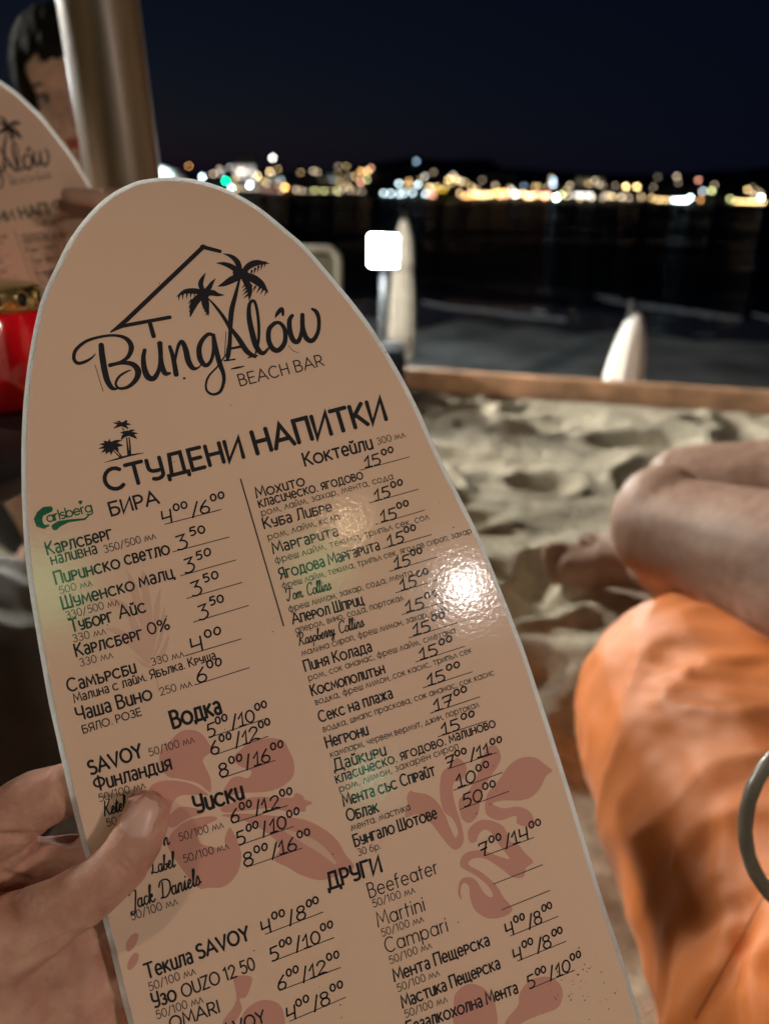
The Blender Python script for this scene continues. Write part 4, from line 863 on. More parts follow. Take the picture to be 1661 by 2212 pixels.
poly(fl, [(545, 480), (600, 430), (660, 418), (720, 440), (765, 500), (780, 540), (745, 565), (730, 600), (770, 690), (770, 770), (700, 720), (600, 695), (530, 680), (490, 620), (488, 550)], 'H')
poly(fl, [(930, 540), (1000, 490), (1100, 465), (1180, 480), (1215, 540), (1240, 600), (1235, 680), (1170, 740), (1080, 768), (950, 775), (840, 790), (880, 700), (930, 680), (980, 690), (1000, 650), (930, 620), (900, 580)], 'H')
poly(fl, [(430, 745), (480, 710), (580, 705), (680, 730), (760, 785), (700, 785), (600, 790), (560, 830), (540, 880), (510, 850), (440, 800)], 'H')
poly(fl, [(560, 990), (640, 930), (760, 905), (810, 920), (740, 960), (700, 1010), (720, 1060), (790, 1080), (860, 1090), (850, 1040), (880, 970), (925, 1050), (945, 1130), (920, 1230), (850, 1300), (760, 1308), (690, 1300), (560, 1130), (530, 1060)], 'H')
poly(fl, [(560, 880), (620, 850), (740, 880), (640, 920), (560, 970), (520, 940)], 'H')
poly(fl, [(830, 900), (960, 890), (1150, 905), (1300, 925), (1420, 985), (1490, 1050), (1530, 1120), (1580, 1190), (1520, 1225), (1400, 1265), (1290, 1240), (1200, 1190), (1130, 1150), (1160, 1080), (1090, 1000), (960, 930)], 'H')
poly(fl, [(840, 850), (1000, 800), (1150, 800), (1230, 800), (1250, 775), (1290, 790), (1300, 810), (1345, 830), (1310, 850), (1300, 880), (1240, 870), (1210, 880), (1100, 860), (960, 875), (850, 885)], 'H')
poly(hi, [(1180, 980), (1300, 1010), (1400, 1070), (1475, 1160), (1460, 1170), (1380, 1110), (1280, 1050)], 'H', 9e-5 - 2e-5)
# curled flower at right (crop K)
poly(fl, [(795, 540), (785, 440), (800, 340), (850, 290), (900, 240), (960, 300), (935, 380), (880, 400), (870, 460), (890, 560), (930, 690), (940, 790), (900, 840), (855, 825), (800, 760), (720, 660), (640, 610), (560, 630), (575, 540), (570, 500), (590, 455), (620, 465), (700, 480), (760, 520), (810, 590), (850, 690), (885, 760), (905, 720), (870, 640), (820, 600)], 'K')
poly(fl, [(1100, 470), (1160, 400), (1240, 290), (1320, 240), (1410, 240), (1480, 290), (1520, 325), (1480, 360), (1440, 440), (1380, 500), (1300, 520), (1200, 520), (1130, 540), (1200, 570), (1300, 560), (1380, 600), (1400, 680), (1350, 690), (1290, 670), (1280, 620), (1180, 650), (1100, 620), (1080, 560)], 'K')
poly(fl, [(920, 610), (910, 520), (960, 470), (1020, 380), (1060, 250), (1100, 170), (1150, 160), (1185, 230), (1160, 300), (1080, 420), (1050, 520), (1035, 610), (985, 665), (940, 650)], 'K')
poly(fl, [(980, 790), (970, 720), (1010, 670), (1070, 645), (1150, 660), (1210, 700), (1240, 780), (1300, 810), (1340, 860), (1395, 920), (1350, 960), (1330, 1020), (1260, 1020), (1180, 960), (1080, 900), (1000, 900), (975, 940), (1060, 990), (1150, 1070), (1200, 1150), (1260, 1230), (1200, 1280), (1100, 1290), (1020, 1240), (985, 1160), (975, 1080), (940, 1060), (920, 1110), (930, 1170), (905, 1130), (915, 1050), (960, 1020), (1020, 1040), (1080, 1130), (1130, 1150), (1110, 1090), (1020, 1010), (930, 960), (920, 910), (960, 860), (1060, 845), (1160, 880), (1240, 900), (1180, 820), (1130, 740), (1080, 710), (1040, 740), (1020, 790)], 'K')
# leaf above the beer list, leaves below
for q in ([(840, 890), (720, 780), (620, 690), (550, 650), (640, 650), (760, 720), (830, 800)], [(845, 880), (740, 700), (690, 560), (590, 470), (560, 440), (690, 480), (780, 640), (850, 800)], [(850, 850), (790, 640), (740, 500), (700, 300), (690, 250), (760, 360), (810, 520), (850, 700)],
          [(855, 840), (830, 640), (800, 460), (790, 300), (810, 260), (850, 430), (870, 640)], [(860, 840), (870, 640), (880, 480), (920, 380), (915, 500), (900, 680)], [(865, 850), (910, 700), (930, 560), (950, 500), (945, 620), (920, 760)], [(865, 880), (920, 800), (975, 690), (965, 780), (920, 860)], [(860, 900), (760, 850), (735, 820), (800, 900), (870, 930), (900, 1060), (912, 1060), (885, 930)]):
    poly(hi, q, 'C', 4e-5)
for q in ([(715, 1090), (740, 1095), (730, 1140), (700, 1180), (675, 1180), (680, 1130)], [(715, 1195), (740, 1200), (735, 1240), (705, 1280), (682, 1280), (685, 1240)], [(1250, 1320), (1340, 1320), (1335, 1380), (1310, 1430), (1280, 1440), (1290, 1500), (1240, 1580), (1200, 1620), (1190, 1560), (1240, 1490), (1262, 1440), (1255, 1380)], [(1330, 1480), (1400, 1445), (1480, 1460), (1515, 1520), (1500, 1620), (1300, 1640), (1290, 1540)]):
    poly(fl, q, 'F')
for q in ([(780, 1450), (800, 1390), (860, 1350), (930, 1365), (985, 1420), (1010, 1480), (1000, 1600), (800, 1620)], [(1140, 1400), (1200, 1330), (1290, 1310), (1350, 1340), (1375, 1400), (1350, 1480), (1250, 1520), (1160, 1560), (1080, 1620), (1060, 1560), (1130, 1470)]):
    poly(fl, q, 'G')

# ------------------------------------------------------------------ menu card
def printmat(name, col, spec_bump=True, col2=None, tr=0, dirt=False):
    m = bpy.data.materials.new(name); m.use_nodes = True; nt = m.node_tree; b = nt.nodes['Principled BSDF']
    b.inputs['Base Color'].default_value = (*col, 1); b.inputs['Roughness'].default_value = .7; b.inputs['Specular IOR Level'].default_value = .2
    b.inputs['Coat Weight'].default_value = 1; b.inputs['Coat Roughness'].default_value = .10; b.inputs['Coat IOR'].default_value = 1.5
    tc = nt.nodes.new('ShaderNodeTexCoord')
    n = nt.nodes.new('ShaderNodeTexNoise'); n.inputs['Scale'].default_value = 470; n.inputs['Detail'].default_value = 2
    n2 = nt.nodes.new('ShaderNodeTexNoise'); n2.inputs['Scale'].default_value = 40; n2.inputs['Detail'].default_value = 3
    ad = nt.nodes.new('ShaderNodeMath'); ad.operation = 'MULTIPLY_ADD'; ad.inputs[1].default_value = 1.5
    bp = nt.nodes.new('ShaderNodeBump'); bp.inputs['Strength'].default_value = 1; bp.inputs['Distance'].default_value = .000045
    nt.links.new(tc.outputs['Object'], n.inputs['Vector']); nt.links.new(tc.outputs['Object'], n2.inputs['Vector'])
    nt.links.new(n2.outputs['Fac'], ad.inputs[0]); nt.links.new(n.outputs['Fac'], ad.inputs[2])
    nt.links.new(ad.outputs[0], bp.inputs['Height']); nt.links.new(bp.outputs[0], b.inputs['Coat Normal'])
    if col2:
        g = nt.nodes.new('ShaderNodeTexNoise'); g.inputs['Scale'].default_value = 7; g.inputs['Detail'].default_value = 1
        nt.links.new(tc.outputs['Object'], g.inputs['Vector'])
        r = nt.nodes.new('ShaderNodeMix'); r.data_type = 'RGBA'; r.inputs[6].default_value = (*col, 1); r.inputs[7].default_value = (*col2, 1)
        nt.links.new(g.outputs['Fac'], r.inputs[0]); nt.links.new(r.outputs[2], b.inputs['Base Color'])
    return m
M_paper = printmat('peach_paper', (.76, .55, .38), col2=(.80, .56, .46))
M_ink = printmat('dark_ink', (.018, .018, .022)); M_ink2 = printmat('grey_ink', (.05, .04, .035)); M_pen = printmat('pen_ink', (.008, .008, .012))
M_flower = printmat('flower_print', (.62, .31, .25)); M_leaf = printmat('leaf_print', (.70, .46, .36)); M_green = printmat('green_ink', (.01, .12, .06))
M_edge = bpy.data.materials.new('laminate_edge'); M_edge.use_nodes = True
nt = M_edge.node_tree; bs = nt.nodes['Principled BSDF']; bs.inputs['Base Color'].default_value = (.9, .9, .88, 1); bs.inputs['Roughness'].default_value = .35
tl = nt.nodes.new('ShaderNodeBsdfTranslucent'); tl.inputs[0].default_value = (.95, .97, .98, 1)
mx = nt.nodes.new('ShaderNodeMixShader'); mx.inputs[0].default_value = .7
tc = nt.nodes.new('ShaderNodeTexCoord'); nz = nt.nodes.new('ShaderNodeTexNoise'); nz.inputs['Scale'].default_value = 900; nz.inputs['Detail'].default_value = 4
bp = nt.nodes.new('ShaderNodeBump'); bp.inputs['Distance'].default_value = .0006; nt.links.new(tc.outputs['Object'], nz.inputs[0]); nt.links.new(nz.outputs['Fac'], bp.inputs['Height'])
nt.links.new(bp.outputs[0], bs.inputs['Normal']); nt.links.new(bp.outputs[0], tl.inputs['Normal'])
nt.links.new(bs.outputs[0], mx.inputs[1]); nt.links.new(tl.outputs[0], mx.inputs[2]); nt.links.new(mx.outputs[0], nt.nodes['Material Output'].inputs['Surface'])
OUT = [(330, 383), (370, 380), (425, 386), (480, 402), (525, 424), (570, 453), (619, 494), (662, 532), (726, 606), (790, 686), (833, 752), (869, 813), (905, 884), (938, 958), (975, 1035), (1016, 1116), (1046, 1180), (1072, 1247), (1105, 1330), (1137, 1415), (1165, 1500), (1195, 1591), (1238, 1728), (1295, 1918), (1345, 2070), (1390, 2218), (1430, 2350), (1440, 2480), (900, 2600), (380, 2560), (330, 2380), (277, 2215), (232, 2030), (182, 1845), (154, 1737), (117, 1575), (101, 1500), (79, 1374), (61, 1260), (51, 1160), (46, 1046), (48, 900), (62, 770), (86, 653), (120, 574), (150, 515), (190, 462), (235, 420), (288, 392)]
w = OUT[-1:]+OUT+OUT[:2]; q = []
for i in range(1, len(w)-2):
    for k in range(6):
        t = k/6; p0, p1, p2, p3 = (np.array(v, float) for v in w[i-1:i+3])
        q.append(.5*((2*p1)+(-p0+p2)*t+(2*p0-5*p1+4*p2-p3)*t*t+(-p0+3*p1-3*p2+p3)*t**3))
outer = [loc(*p) for p in q]
N = len(outer); rw = random.Random(2)
inner = []
for i in range(N):
    t = (outer[(i+1) % N]-outer[i-1]).normalized(); n = Vector((-t.y, t.x))
    c_ = sum(outer, Vector((0, 0)))/N
    if n.dot(c_-outer[i]) < 0: n = -n
    inner.append(outer[i]+n*(.0024+.0002*noise.noise(Vector((i*.6, 0, 0)))))
menu = empty('menu_card', (0, 0, 0), 'laminated surfboard-shaped drinks menu held in the hand in front of the camera', 'menu'); menu.matrix_world = MENU
def child(mb, name, m, **k):
    o = mb.build(name, m, menu, False); return o
b = MB(); b.add([(p.x, p.y, 0) for p in inner]+[(p.x, p.y, -.0008) for p in inner], [tuple(range(N))[::-1] if True else ()]+[tuple(N+i for i in range(N))]+[(i, (i+1) % N, N+(i+1) % N, N+i) for i in range(N)])
o = child(b, 'paper_sheet', M_paper)
bm = bmesh.new(); bm.from_mesh(o.data); bmesh.ops.triangulate(bm, faces=[f for f in bm.faces if len(f.verts) > 4]); bmesh.ops.recalc_face_normals(bm, faces=bm.faces); bm.to_mesh(o.data); bm.free()
b = MB(); V = []; 
for i in range(N):
    j = .00010*noise.noise(Vector((i*1.7, 4, 0)))
    V += [(inner[i].x, inner[i].y, .00003), (outer[i].x, outer[i].y, -.0009+j), (outer[i].x, outer[i].y, -.0012), (inner[i].x, inner[i].y, -.0013)]
b.add(V, [(4*i+a, 4*((i+1) % N)+a, 4*((i+1) % N)+(a+1) % 4, 4*i+(a+1) % 4) for i in range(N) for a in range(4)])
o = child(b, 'laminate_edge', M_edge)
bm = bmesh.new(); bm.from_mesh(o.data); bmesh.ops.recalc_face_normals(bm, faces=bm.faces); bm.to_mesh(o.data); bm.free()
for m_ in fl: child(m_, 'flower_print', M_flower)
for m_ in hi: child(m_, 'leaf_print', M_leaf)
for m_ in LINES: child(m_, 'printed_text', M_ink)
for m_ in RULES: child(m_, 'printed_rule', M_ink2)
for m_ in PRICES: child(m_, 'handwritten_price', M_pen)
child(mg, 'bar_logo', M_ink); child(mbs, 'beer_logo', M_green)
# specks of dirt
b = MB()
for k in range(120):
    x, y = rw.uniform(100, 1350), rw.uniform(420, 2200)
    if k > 60: x, y = rw.gauss(1250, 60), rw.gauss(2130, 40)
    c_ = loc(x, y)
    if not (110 + (y-500)*.1 < x < 900+(y-900)*.35): continue
    r = rw.uniform(.0001, .0004); b.add([(c_.x+r*math.cos(a)*rw.uniform(.6, 1.2), c_.y+r*math.sin(a)*rw.uniform(.6, 1.2), 1.9e-4) for a in np.linspace(0, 2*PI, 7)[:-1]], [(0, 1, 2, 3, 4, 5)])
tag(child(b, 'dirt_specks', printmat('dirt', (.12, .06, .03))), kind='stuff')

# second menu: same card further left, held by the woman
m2 = menu.copy(); C.objects.link(m2); tag(m2, 'second surfboard-shaped menu, dark and out of focus, half cut by the left photo edge')
for ch in [c for c in C.objects if c.parent == menu]:
    c_ = ch.copy(); C.objects.link(c_); c_.parent = m2
ap_local = MINV @ onmenu(355, 381)
D2 = .69
def menu2(ax_px, ay_px, rot, yaw, tilt=math.radians(26)):
    Rm = R3 @ Matrix(((uc.x, upc.x, nc.x), (uc.y, upc.y, nc.y), (uc.z, upc.z, nc.z)))
    Rm = R3 @ Matrix.Rotation(rot, 3, 'Z') @ Matrix.Rotation(yaw, 3, 'Y') @ Matrix.Rotation(tilt, 3, 'X') @ R3.inverted() @ Rm
    a = P(ax_px, ay_px, D2); t = a - Rm @ Vector(ap_local)
    return Matrix.Translation(t) @ Rm.to_4x4()
m2.matrix_world = menu2(-78, 152, math.radians(-3), math.radians(14), math.radians(30))
# ------------------------------------------------------------------ skin materials
def skin(name, col, col2, scale=.004):
    m = mat(name, col, .58, spec=.3, sss=.25, noise_s=70, col2=col2, bump=.00035, bump_s=420)
    m.node_tree.nodes['Principled BSDF'].inputs['Subsurface Scale'].default_value = scale
    return m
M_hand = skin('hand_skin', (.54, .32, .24), (.42, .20, .15), .003)
M_leg = skin('leg_skin', (.34, .215, .165), (.29, .17, .125), .006)
M_face = skin('face_skin', (.45, .30, .23), (.40, .25, .19), .005)
M_nail = mat('nail', (.66, .42, .36), .42, spec=.4, coat=.15, coat_r=.3)
# ------------------------------------------------------------------ hand holding the menu
def HP(x, y, off): return onmenu(x, y, off*.001)
mm = .001
hb = MB()
thumb = [(HP(315, 1762, 8.4), 9.6*mm), (HP(308, 1785, 8.8), 10.1*mm), (HP(292, 1822, 9.4), 10.3*mm), (HP(262, 1868, 10.2), 10.6*mm), (HP(214, 1912, 10.5), 11.2*mm), (HP(150, 1955, 8), 12.4*mm), (HP(80, 1995, 4), 14.5*mm), (HP(0, 2040, 0), 17.5*mm), (HP(-90, 2110, -6), 21*mm)]
chain(hb, thumb)
# thenar mass and palm, behind the card where the card covers them
chain(hb, [(HP(110, 2050, -9), 13*mm), (HP(140, 2150, -16), 15*mm), (HP(150, 2280, -20), 17*mm), (HP(120, 2420, -24), 18*mm)])
chain(hb, [(HP(0, 2060, -6), 20*mm), (HP(20, 2180, -12), 22*mm), (HP(10, 2330, -18), 23*mm)])
chain(hb, [(HP(-90, 2110, -8), 22*mm), (HP(-110, 2260, -16), 25*mm), (HP(-120, 2450, -22), 27*mm)])
chain(hb, [(HP(-90, 1900, -24), 18*mm), (HP(-120, 2050, -24), 21*mm), (HP(-120, 2260, -26), 22*mm)])
chain(hb, [(HP(130, 2010, -14), 13*mm), (HP(178, 2090, -17), 15*mm), (HP(195, 2200, -19), 16*mm), (HP(210, 2320, -21), 17*mm)])
# index finger curled behind the card
chain(hb, [(HP(-100, 1850, -17), 15.5*mm), (HP(-10, 1790, -18), 14*mm), (HP(75, 1732, -17.5), 13*mm), (HP(150, 1702, -15), 11*mm), (HP(230, 1712, -12.5), 9.5*mm), (HP(300, 1745, -10.5), 8.3*mm), (HP(345, 1775, -9.5), 7.5*mm)])
# middle, ring and little fingers behind it
chain(hb, [(HP(-100, 1900, -26), 14*mm), (HP(0, 1865, -25), 12*mm), (HP(95, 1858, -23), 9.6*mm), (HP(190, 1850, -19), 9.5*mm), (HP(285, 1868, -14), 8.6*mm), (HP(350, 1895, -11), 7.6*mm)])
chain(hb, [(HP(-90, 2000, -30), 12*mm), (HP(20, 1975, -30), 10.5*mm), (HP(130, 1980, -24), 9.3*mm), (HP(240, 2000, -16), 8.6*mm), (HP(320, 2020, -11), 7.4*mm)])
chain(hb, [(HP(-90, 2120, -32), 11*mm), (HP(40, 2105, -30), 9.3*mm), (HP(140, 2110, -24), 8.2*mm), (HP(230, 2125, -15), 7.2*mm), (HP(290, 2140, -10.5), 6.3*mm)])
# wrist and forearm
wr = HP(-60, 2300, -20); chain(hb, [(wr, 26*mm), (wr+Vector((-.03, -.02, -.06)), 25*mm), (wr+Vector((-.07, -.06, -.12)), 29*mm)])
tipc = thumb[0][0]; ipc = thumb[4][0]; tax = (tipc-ipc).normalized()
CR_ = []   # creases: (point a, point b, depth, width)
def crease(a, b, dp, wd): CR_.append((a, b, dp, wd))
for (x0, y0, x1, y1, o_, dp, wd) in ((236, 1848, 282, 1892, 20, .00075, .0013), (228, 1858, 270, 1905, 20, .0006, .0012), (245, 1838, 290, 1874, 20, .0004, .001), (66, 2058, 190, 2006, 10, .0016, .0018), (90, 2050, 185, 2012, 16, .0012, .0018),
        (-30, 1800, 140, 1838, -4, .0018, .0018), (40, 1815, 160, 1836, -6, .0016, .0016), (120, 1700, 150, 1760, -4, .0004, .0012), (0, 1895, 70, 1925, -8, .0012, .0015)):
    crease(HP(x0, y0, o_), HP(x1, y1, o_), dp, wd)
def hdisp(c, n):
    for a, b_, dp, wd in CR_:
        # distance measured along the view-facing surface: project out the normal part
        ab = b_-a; t = max(0, min(1, (c-a).dot(ab)/ab.length_squared)); q = a+ab*t - c
        q = q - UZ*q.dot(UZ)
        e = min(t, 1-t)*2
        d = q.length
        if d < wd*3 and n.dot(UZ) > .1: c = c - n*1.5*dp*math.exp(-(d/wd)**2)*(.35+.65*min(1, e*2))
    c = c + n*(.0003*noise.fractal(c*160, 1.0, 2.0, 3) - .00022*max(0, 1-5*abs(noise.noise(Vector((c.x*210, c.y*210, c.z*90))))))
    return c
hand = empty('hand', HP(0, 2060, -6), 'left hand pinching the lower left edge of the menu between thumb and fingers', 'hand')
PINV['hand'] = Matrix.Translation(-hand.location)
o = blob(hb, 'hand_body', M_hand, hand, .0010, 7, hdisp)
# nail: curved plate over the thumb
nc0 = HP(307, 1753, 9.0)
view = (CAMP-nc0).normalized()
naxis = (HP(326, 1703, 9)-HP(288, 1803, 9)).normalized()
nout = (view - naxis*view.dot(naxis)); nout = (nout.normalized()+naxis.cross(nout.normalized())*-.0).normalized()
side = naxis.cross(nout)
nout = (nout*math.cos(.1)+side*math.sin(.1)*-1 if side.dot(R3 @ Vector((1, 0, 0))) > 0 else nout*math.cos(.1)+side*math.sin(.1)).normalized(); side = naxis.cross(nout)
from mathutils.bvhtree import BVHTree
bvh = BVHTree.FromPolygons([v.co[:] for v in o.data.vertices], [p.vertices[:] for p in o.data.polygons])
V = []; nu, nv = 15, 15
for j in range(nv):
    for i in range(nu):
        u = (i/(nu-1)*2-1); v = (j/(nv-1)*2-1)
        # superellipse nail outline
        wv = .0074*(1-.03*(v+1))*(max(0, 1-abs(v)**4.5))**.25 if abs(v) < 1 else 0.0008
        p = nc0 + naxis*(v*.0076) + side*(u*wv) + nout*.03
        h = bvh.ray_cast(p, -nout)
        q = h[0] if h[0] else p - nout*.02
        edge = max(abs(u)**6, abs(v)**6)
        V.append(q + nout*(.0009*(1-edge)-.0001) + nout*.0002*max(0, v))
b = MB(); b.add(V, [(j*nu+i, j*nu+i+1, (j+1)*nu+i+1, (j+1)*nu+i) for j in range(nv-1) for i in range(nu-1)])
o = b.build('nail', M_nail, hand); sm = o.modifiers.new('s', 'SMOOTH'); sm.iterations = 2; sd = o.modifiers.new('d', 'SUBSURF'); sd.levels = 1; sd.render_levels = 1

# ------------------------------------------------------------------ orange beanbag
M_bag = mat('orange_fabric', (.68, .19, .035), .48, spec=.4, sheen=.15, noise_s=6, noise_a=.07, bump=.0005, bump_s=900)
bb = MB()
bagpts = [(P(1568, 1572, .95), .178), (P(1640, 1720, .86), .178), (P(1720, 1850, .78), .178), (P(1862, 2110, .68), .180), (P(1960, 2300, .60), .18)]
chain(bb, [(p, r) for p, r in bagpts])
for dx in (.16, .32): chain(bb, [(p+Vector((dx, .0, .0)), r) for p, r in bagpts])
chain(bb, [(Vector((p.x+.05, p.y, .13)), r-.03) for p, r in bagpts])
knot = P(1380, 1300, .98)
fold_c = P(1470, 1385, .80)
def bdisp(c, n):
    # gathered folds spreading from the top seam
    v = c-fold_c; r = v.length; ang = math.atan2(v.z, v.x)
    f = math.exp(-(r/.06)**2)*.0030*math.sin(c.x*14+(c.z*1.5+c.y)*190+2*noise.noise(c*9))
    f += .008*noise.noise(c*5.0) + .005*(1-3*abs(noise.noise(Vector((c.x*4+3, c.y*7, c.z*5)))))*(.3+max(0, noise.noise(c*3+Vector((5, 2, 1))))) + .0055*(1-2.4*abs(noise.noise(Vector((c.x*9, c.y*16, c.z*9))))) + .0012*noise.noise(c*45)
    s0 = P(1560, 2230, .60)
    r2 = (c-s0).length; f += math.exp(-(r2/.12)**2)*.006*math.sin((c.x-c.y*.6)*150+3*noise.noise(c*14))
    for nrm, k in SEAMS:
        d = c.dot(nrm)-k; f -= .003*math.exp(-(d/.004)**2) 
        f += .0012*math.exp(-(d/.03)**2)*math.sin(c.dot(nrm.cross(Vector((.3, .2, 1))).normalized())*260+noise.noise(c*20)*3)
    return c + n*f
sA = P(1630, 1990, .62); sB = P(1500, 2200, .58); sC = P(1790, 1690, .68)
nA = (sA-sB).cross(sA-CAMP).normalized(); nA = ((sC-sB).normalized()).cross((sA-CAMP).normalized()).normalized()
SEAMS = [(nA, nA.dot(sA))]
bag = blob(bb, 'beanbag', M_bag, None, .006, 10, bdisp)
tag(bag, 'bulging orange fabric beanbag at the lower right under bare legs', 'beanbag')
# stitched seam thread along the visible seam
bvb = BVHTree.FromPolygons([v.co[:] for v in bag.data.vertices], [p.vertices[:] for p in bag.data.polygons])
sb = MB()
for k in range(70):
    x = 1500+(1790-1500)*k/69; y = 2200+(1690-2200)*k/69
    h = bvb.ray_cast(CAMP, (R3 @ cdir(x, y)).normalized()); x2, y2 = x+2.4, y-4.2; h2 = bvb.ray_cast(CAMP, (R3 @ cdir(x2, y2)).normalized())
    if h[0] and h2[0]: sb.tube([h[0]+h[1]*.0004, h2[0]+h2[1]*.0004], .0005, 5)
M_thread = mat('seam_thread', (.16, .05, .02), .8)
seam = sb.build('seam', M_thread, bag)
# ------------------------------------------------------------------ person sitting on the beanbag
lb = MB()
kn, hp = P(1438, 1142, 1.02), P(1850, 1275, .80)
kf, hf = P(1484, 1058, 1.20), P(1930, 1062, 1.05)
fz = lambda x, y, z: G(x, y, z)
an1 = fz(1395, 1235, .07); to1 = fz(1172, 1186, .03)
chain(lb, [(kn, .073), (kn.lerp(hp, .35), .078), (kn.lerp(hp, .7), .09), (hp, .1), (hp+Vector((.25, -.08, .02)), .12)])
lb.ell(kn+Vector((-.004, .01, .012)), (.066, .07, .072))
an2 = fz(1440, 1185, .09)
def shin(k, a): chain(lb, [(k, .066), (k.lerp(a, .3)+Vector((.012, -.012, -.01)), .062), (k.lerp(a, .65), .046), (k.lerp(a, .9), .034), (a, .035)])
shin(kn+Vector((.01, .0, -.015)), an1)
chain(lb, [(kf, .070), (kf.lerp(hf, .4), .078), (hf, .098), (hp+Vector((.25, .1, .02)), .12)])
shin(kf+Vector((.01, 0, -.01)), an2)
def foot(an, tx, ty, z, side_=False):
    toe = fz(tx, ty, z); d = (toe-an); d.z = 0; L_ = d.length; d.normalize(); s = Vector((-d.y, d.x, 0))
    if side_: s = (Vector((0, 0, 1))*.85 + s*.5*(1 if s.y > 0 else -1)).normalized()
    heel = Vector((an.x, an.y, .055 if side_ else .035))-d*.035
    chain(lb, [(heel, .038), (heel+d*.06+Vector((0, 0, .010)), .040), (heel+d*.13+Vector((0, 0, .010)), .041), (heel+d*.19, .033)])
    chain(lb, [(an, .034), (an+d*.05+Vector((0, 0, -.012)), .033), (heel+d*.14+Vector((0, 0, .012)), .03)])
    chain(lb, [(heel+d*.13+s*.018, .026), (heel+d*.185+s*.03-Vector((0, 0, .004)), .021)])
    chain(lb, [(heel+d*.13-s*.018, .026), (heel+d*.185-s*.026-Vector((0, 0, .004)), .019)])
    base = heel+d*.19
    for k, (off, ln, r) in enumerate(((.034, .050, .0165), (.010, .052, .0115), (-.009, .047, .0105), (-.026, .040, .010), (-.042, .030, .0095))):
        p0 = base+s*off*.9-Vector((0, 0, .008)); p1 = p0+d*ln*.55+Vector((0, 0, .010)); p2 = p0+d*ln+Vector((0, 0, .006))
        chain(lb, [(p0, r*1.05), (p1, r), (p2, r*1.02)])
foot(an1, 1135, 1205, .055, True); foot(an2, 1255, 1150, .03)
# hips, torso, shoulders, arms and head sit outside the picture on the beanbag
hipc = hp+Vector((.3, .02, .02)); 
chain(lb, [(hipc, .135), (hipc+Vector((.10, .02, .18)), .13), (hipc+Vector((.17, .03, .38)), .125), (hipc+Vector((.20, .03, .52)), .10)])
chain(lb, [(hipc+Vector((.20, .03, .50)), .06), (hipc+Vector((.21, .03, .66)), .05)]); lb.ell(hipc+Vector((.20, .03, .78)), (.085, .075, .115))
for sg in (-1, 1): chain(lb, [(hipc+Vector((.19, .03+sg*.16, .48)), .05), (hipc+Vector((.10, .03+sg*.21, .22)), .038), (hipc+Vector((-.10, .03+sg*.16, .16)), .028), (hipc+Vector((-.17, .03+sg*.13, .16)), .022)])
legp = blob(lb, 'person', M_leg, None, .0055, 6, lambda c, n: c+n*.002*noise.noise(c*22))
tag(legp, 'person with bare bent legs and bare feet sitting on the orange beanbag at right', 'person')

# ------------------------------------------------------------------ handbag with a round ring handle on the beanbag
M_ring = mat('ring_handle', (.10, .09, .068), .34, coat=.3, coat_r=.25, noise_s=60, bump=.0006, bump_s=160)
M_hbag = mat('handbag_body', (.06, .028, .02), .7, noise_s=20, bump=.001, bump_s=120)
rc = P(1798, 1778, .50)
hbg = empty('handbag', rc, 'handbag lying on the beanbag with a thick dark ring handle at the right photo edge', 'handbag')
Mr = R3 @ Matrix.Rotation(math.radians(8), 3, 'Y')
b = MB(); b.tube([Mr @ Vector((.0625*math.cos(a), .0625*math.sin(a), 0)) for a in np.linspace(0, 2*PI, 65)[:-1]], [.0047+.00025*math.sin(i*2.1) for i in range(64)], 14, closed=True); b.build('ring_handle', M_ring, hbg)
b = MB(); chain(b, [(Mr @ Vector((.062, -.05, -.012)), .03), (Mr @ Vector((.062, .06, -.012)), .03)]); chain(b, [(Mr @ Vector((.14, -.09, -.05)), .05), (Mr @ Vector((.14, .10, -.05)), .05)]); chain(b, [(Mr @ Vector((.062, 0, -.012)), .03), (Mr @ Vector((.14, 0, -.05)), .05)])
o = blob(b, 'bag_body', M_hbag, hbg, .004, 6)

# ------------------------------------------------------------------ table with the red lantern jar
M_table = mat('dark_table', (.02, .022, .03), .5, noise_s=14, bump=.0006, bump_s=80)
jb = P(20, 888, .60)
tp = Vector((jb.x-.11, jb.y-.09, 0))
tb = empty('side_table', tp, 'low round dark table at the left edge carrying the red lantern jar', 'table')
b = MB(); b.lathe((0, 0, 0), [(.175, jb.z-.02), (.18, jb.z-.015), (.18, jb.z-.004), (.176, jb.z)], 48); b.build('table_top', M_table, tb)
b = MB(); b.lathe((0, 0, 0), [(.12, 0), (.12, .02), (.025, .05), (.022, jb.z-.02)], 24); b.build('leg', M_table, tb)
lg_ = MB(); chain(lg_, [(Vector((-.62, .62, .16)), .20), (Vector((-.55, .85, .15)), .19)]); chain(lg_, [(Vector((-.85, .6, .17)), .2), (Vector((-.8, .9, .2)), .2)])  # dark bag added where the sand lies in shade
M_shade_bag = mat('shade_grey_fabric', (.05, .048, .042), .75, noise_s=8, bump=.0006, bump_s=500)
o = blob(lg_, 'beanbag', M_shade_bag, None, .008, 8, lambda c, n: c+n*(.012*noise.noise(c*7)+.010*(1-2.4*abs(noise.noise(Vector((c.x*8, c.y*16, c.z*8)))))))
tag(o, 'added dark grey beanbag standing in for shaded sand at the left edge below the red jar', 'beanbag')
M_red = mat('red_glass', (.85, .008, .016), .12, spec=.6, coat=.6, coat_r=.08)
nt = M_red.node_tree; bs = nt.nodes['Principled BSDF']; bs.inputs['Emission Color'].default_value = (1, .01, .015, 1); bs.inputs['Emission Strength'].default_value = 0.0
M_gold = mat('gold_lid', (.62, .50, .22), .28, metal=1, noise_s=30, bump=.0005, bump_s=60)
M_hole = mat('lid_hole', (.01, .01, .01), .6)
jr = .042; xr = P(101, 760, .60)
jc = Vector((xr.x-jr-.001, jb.y+.02, jb.z))
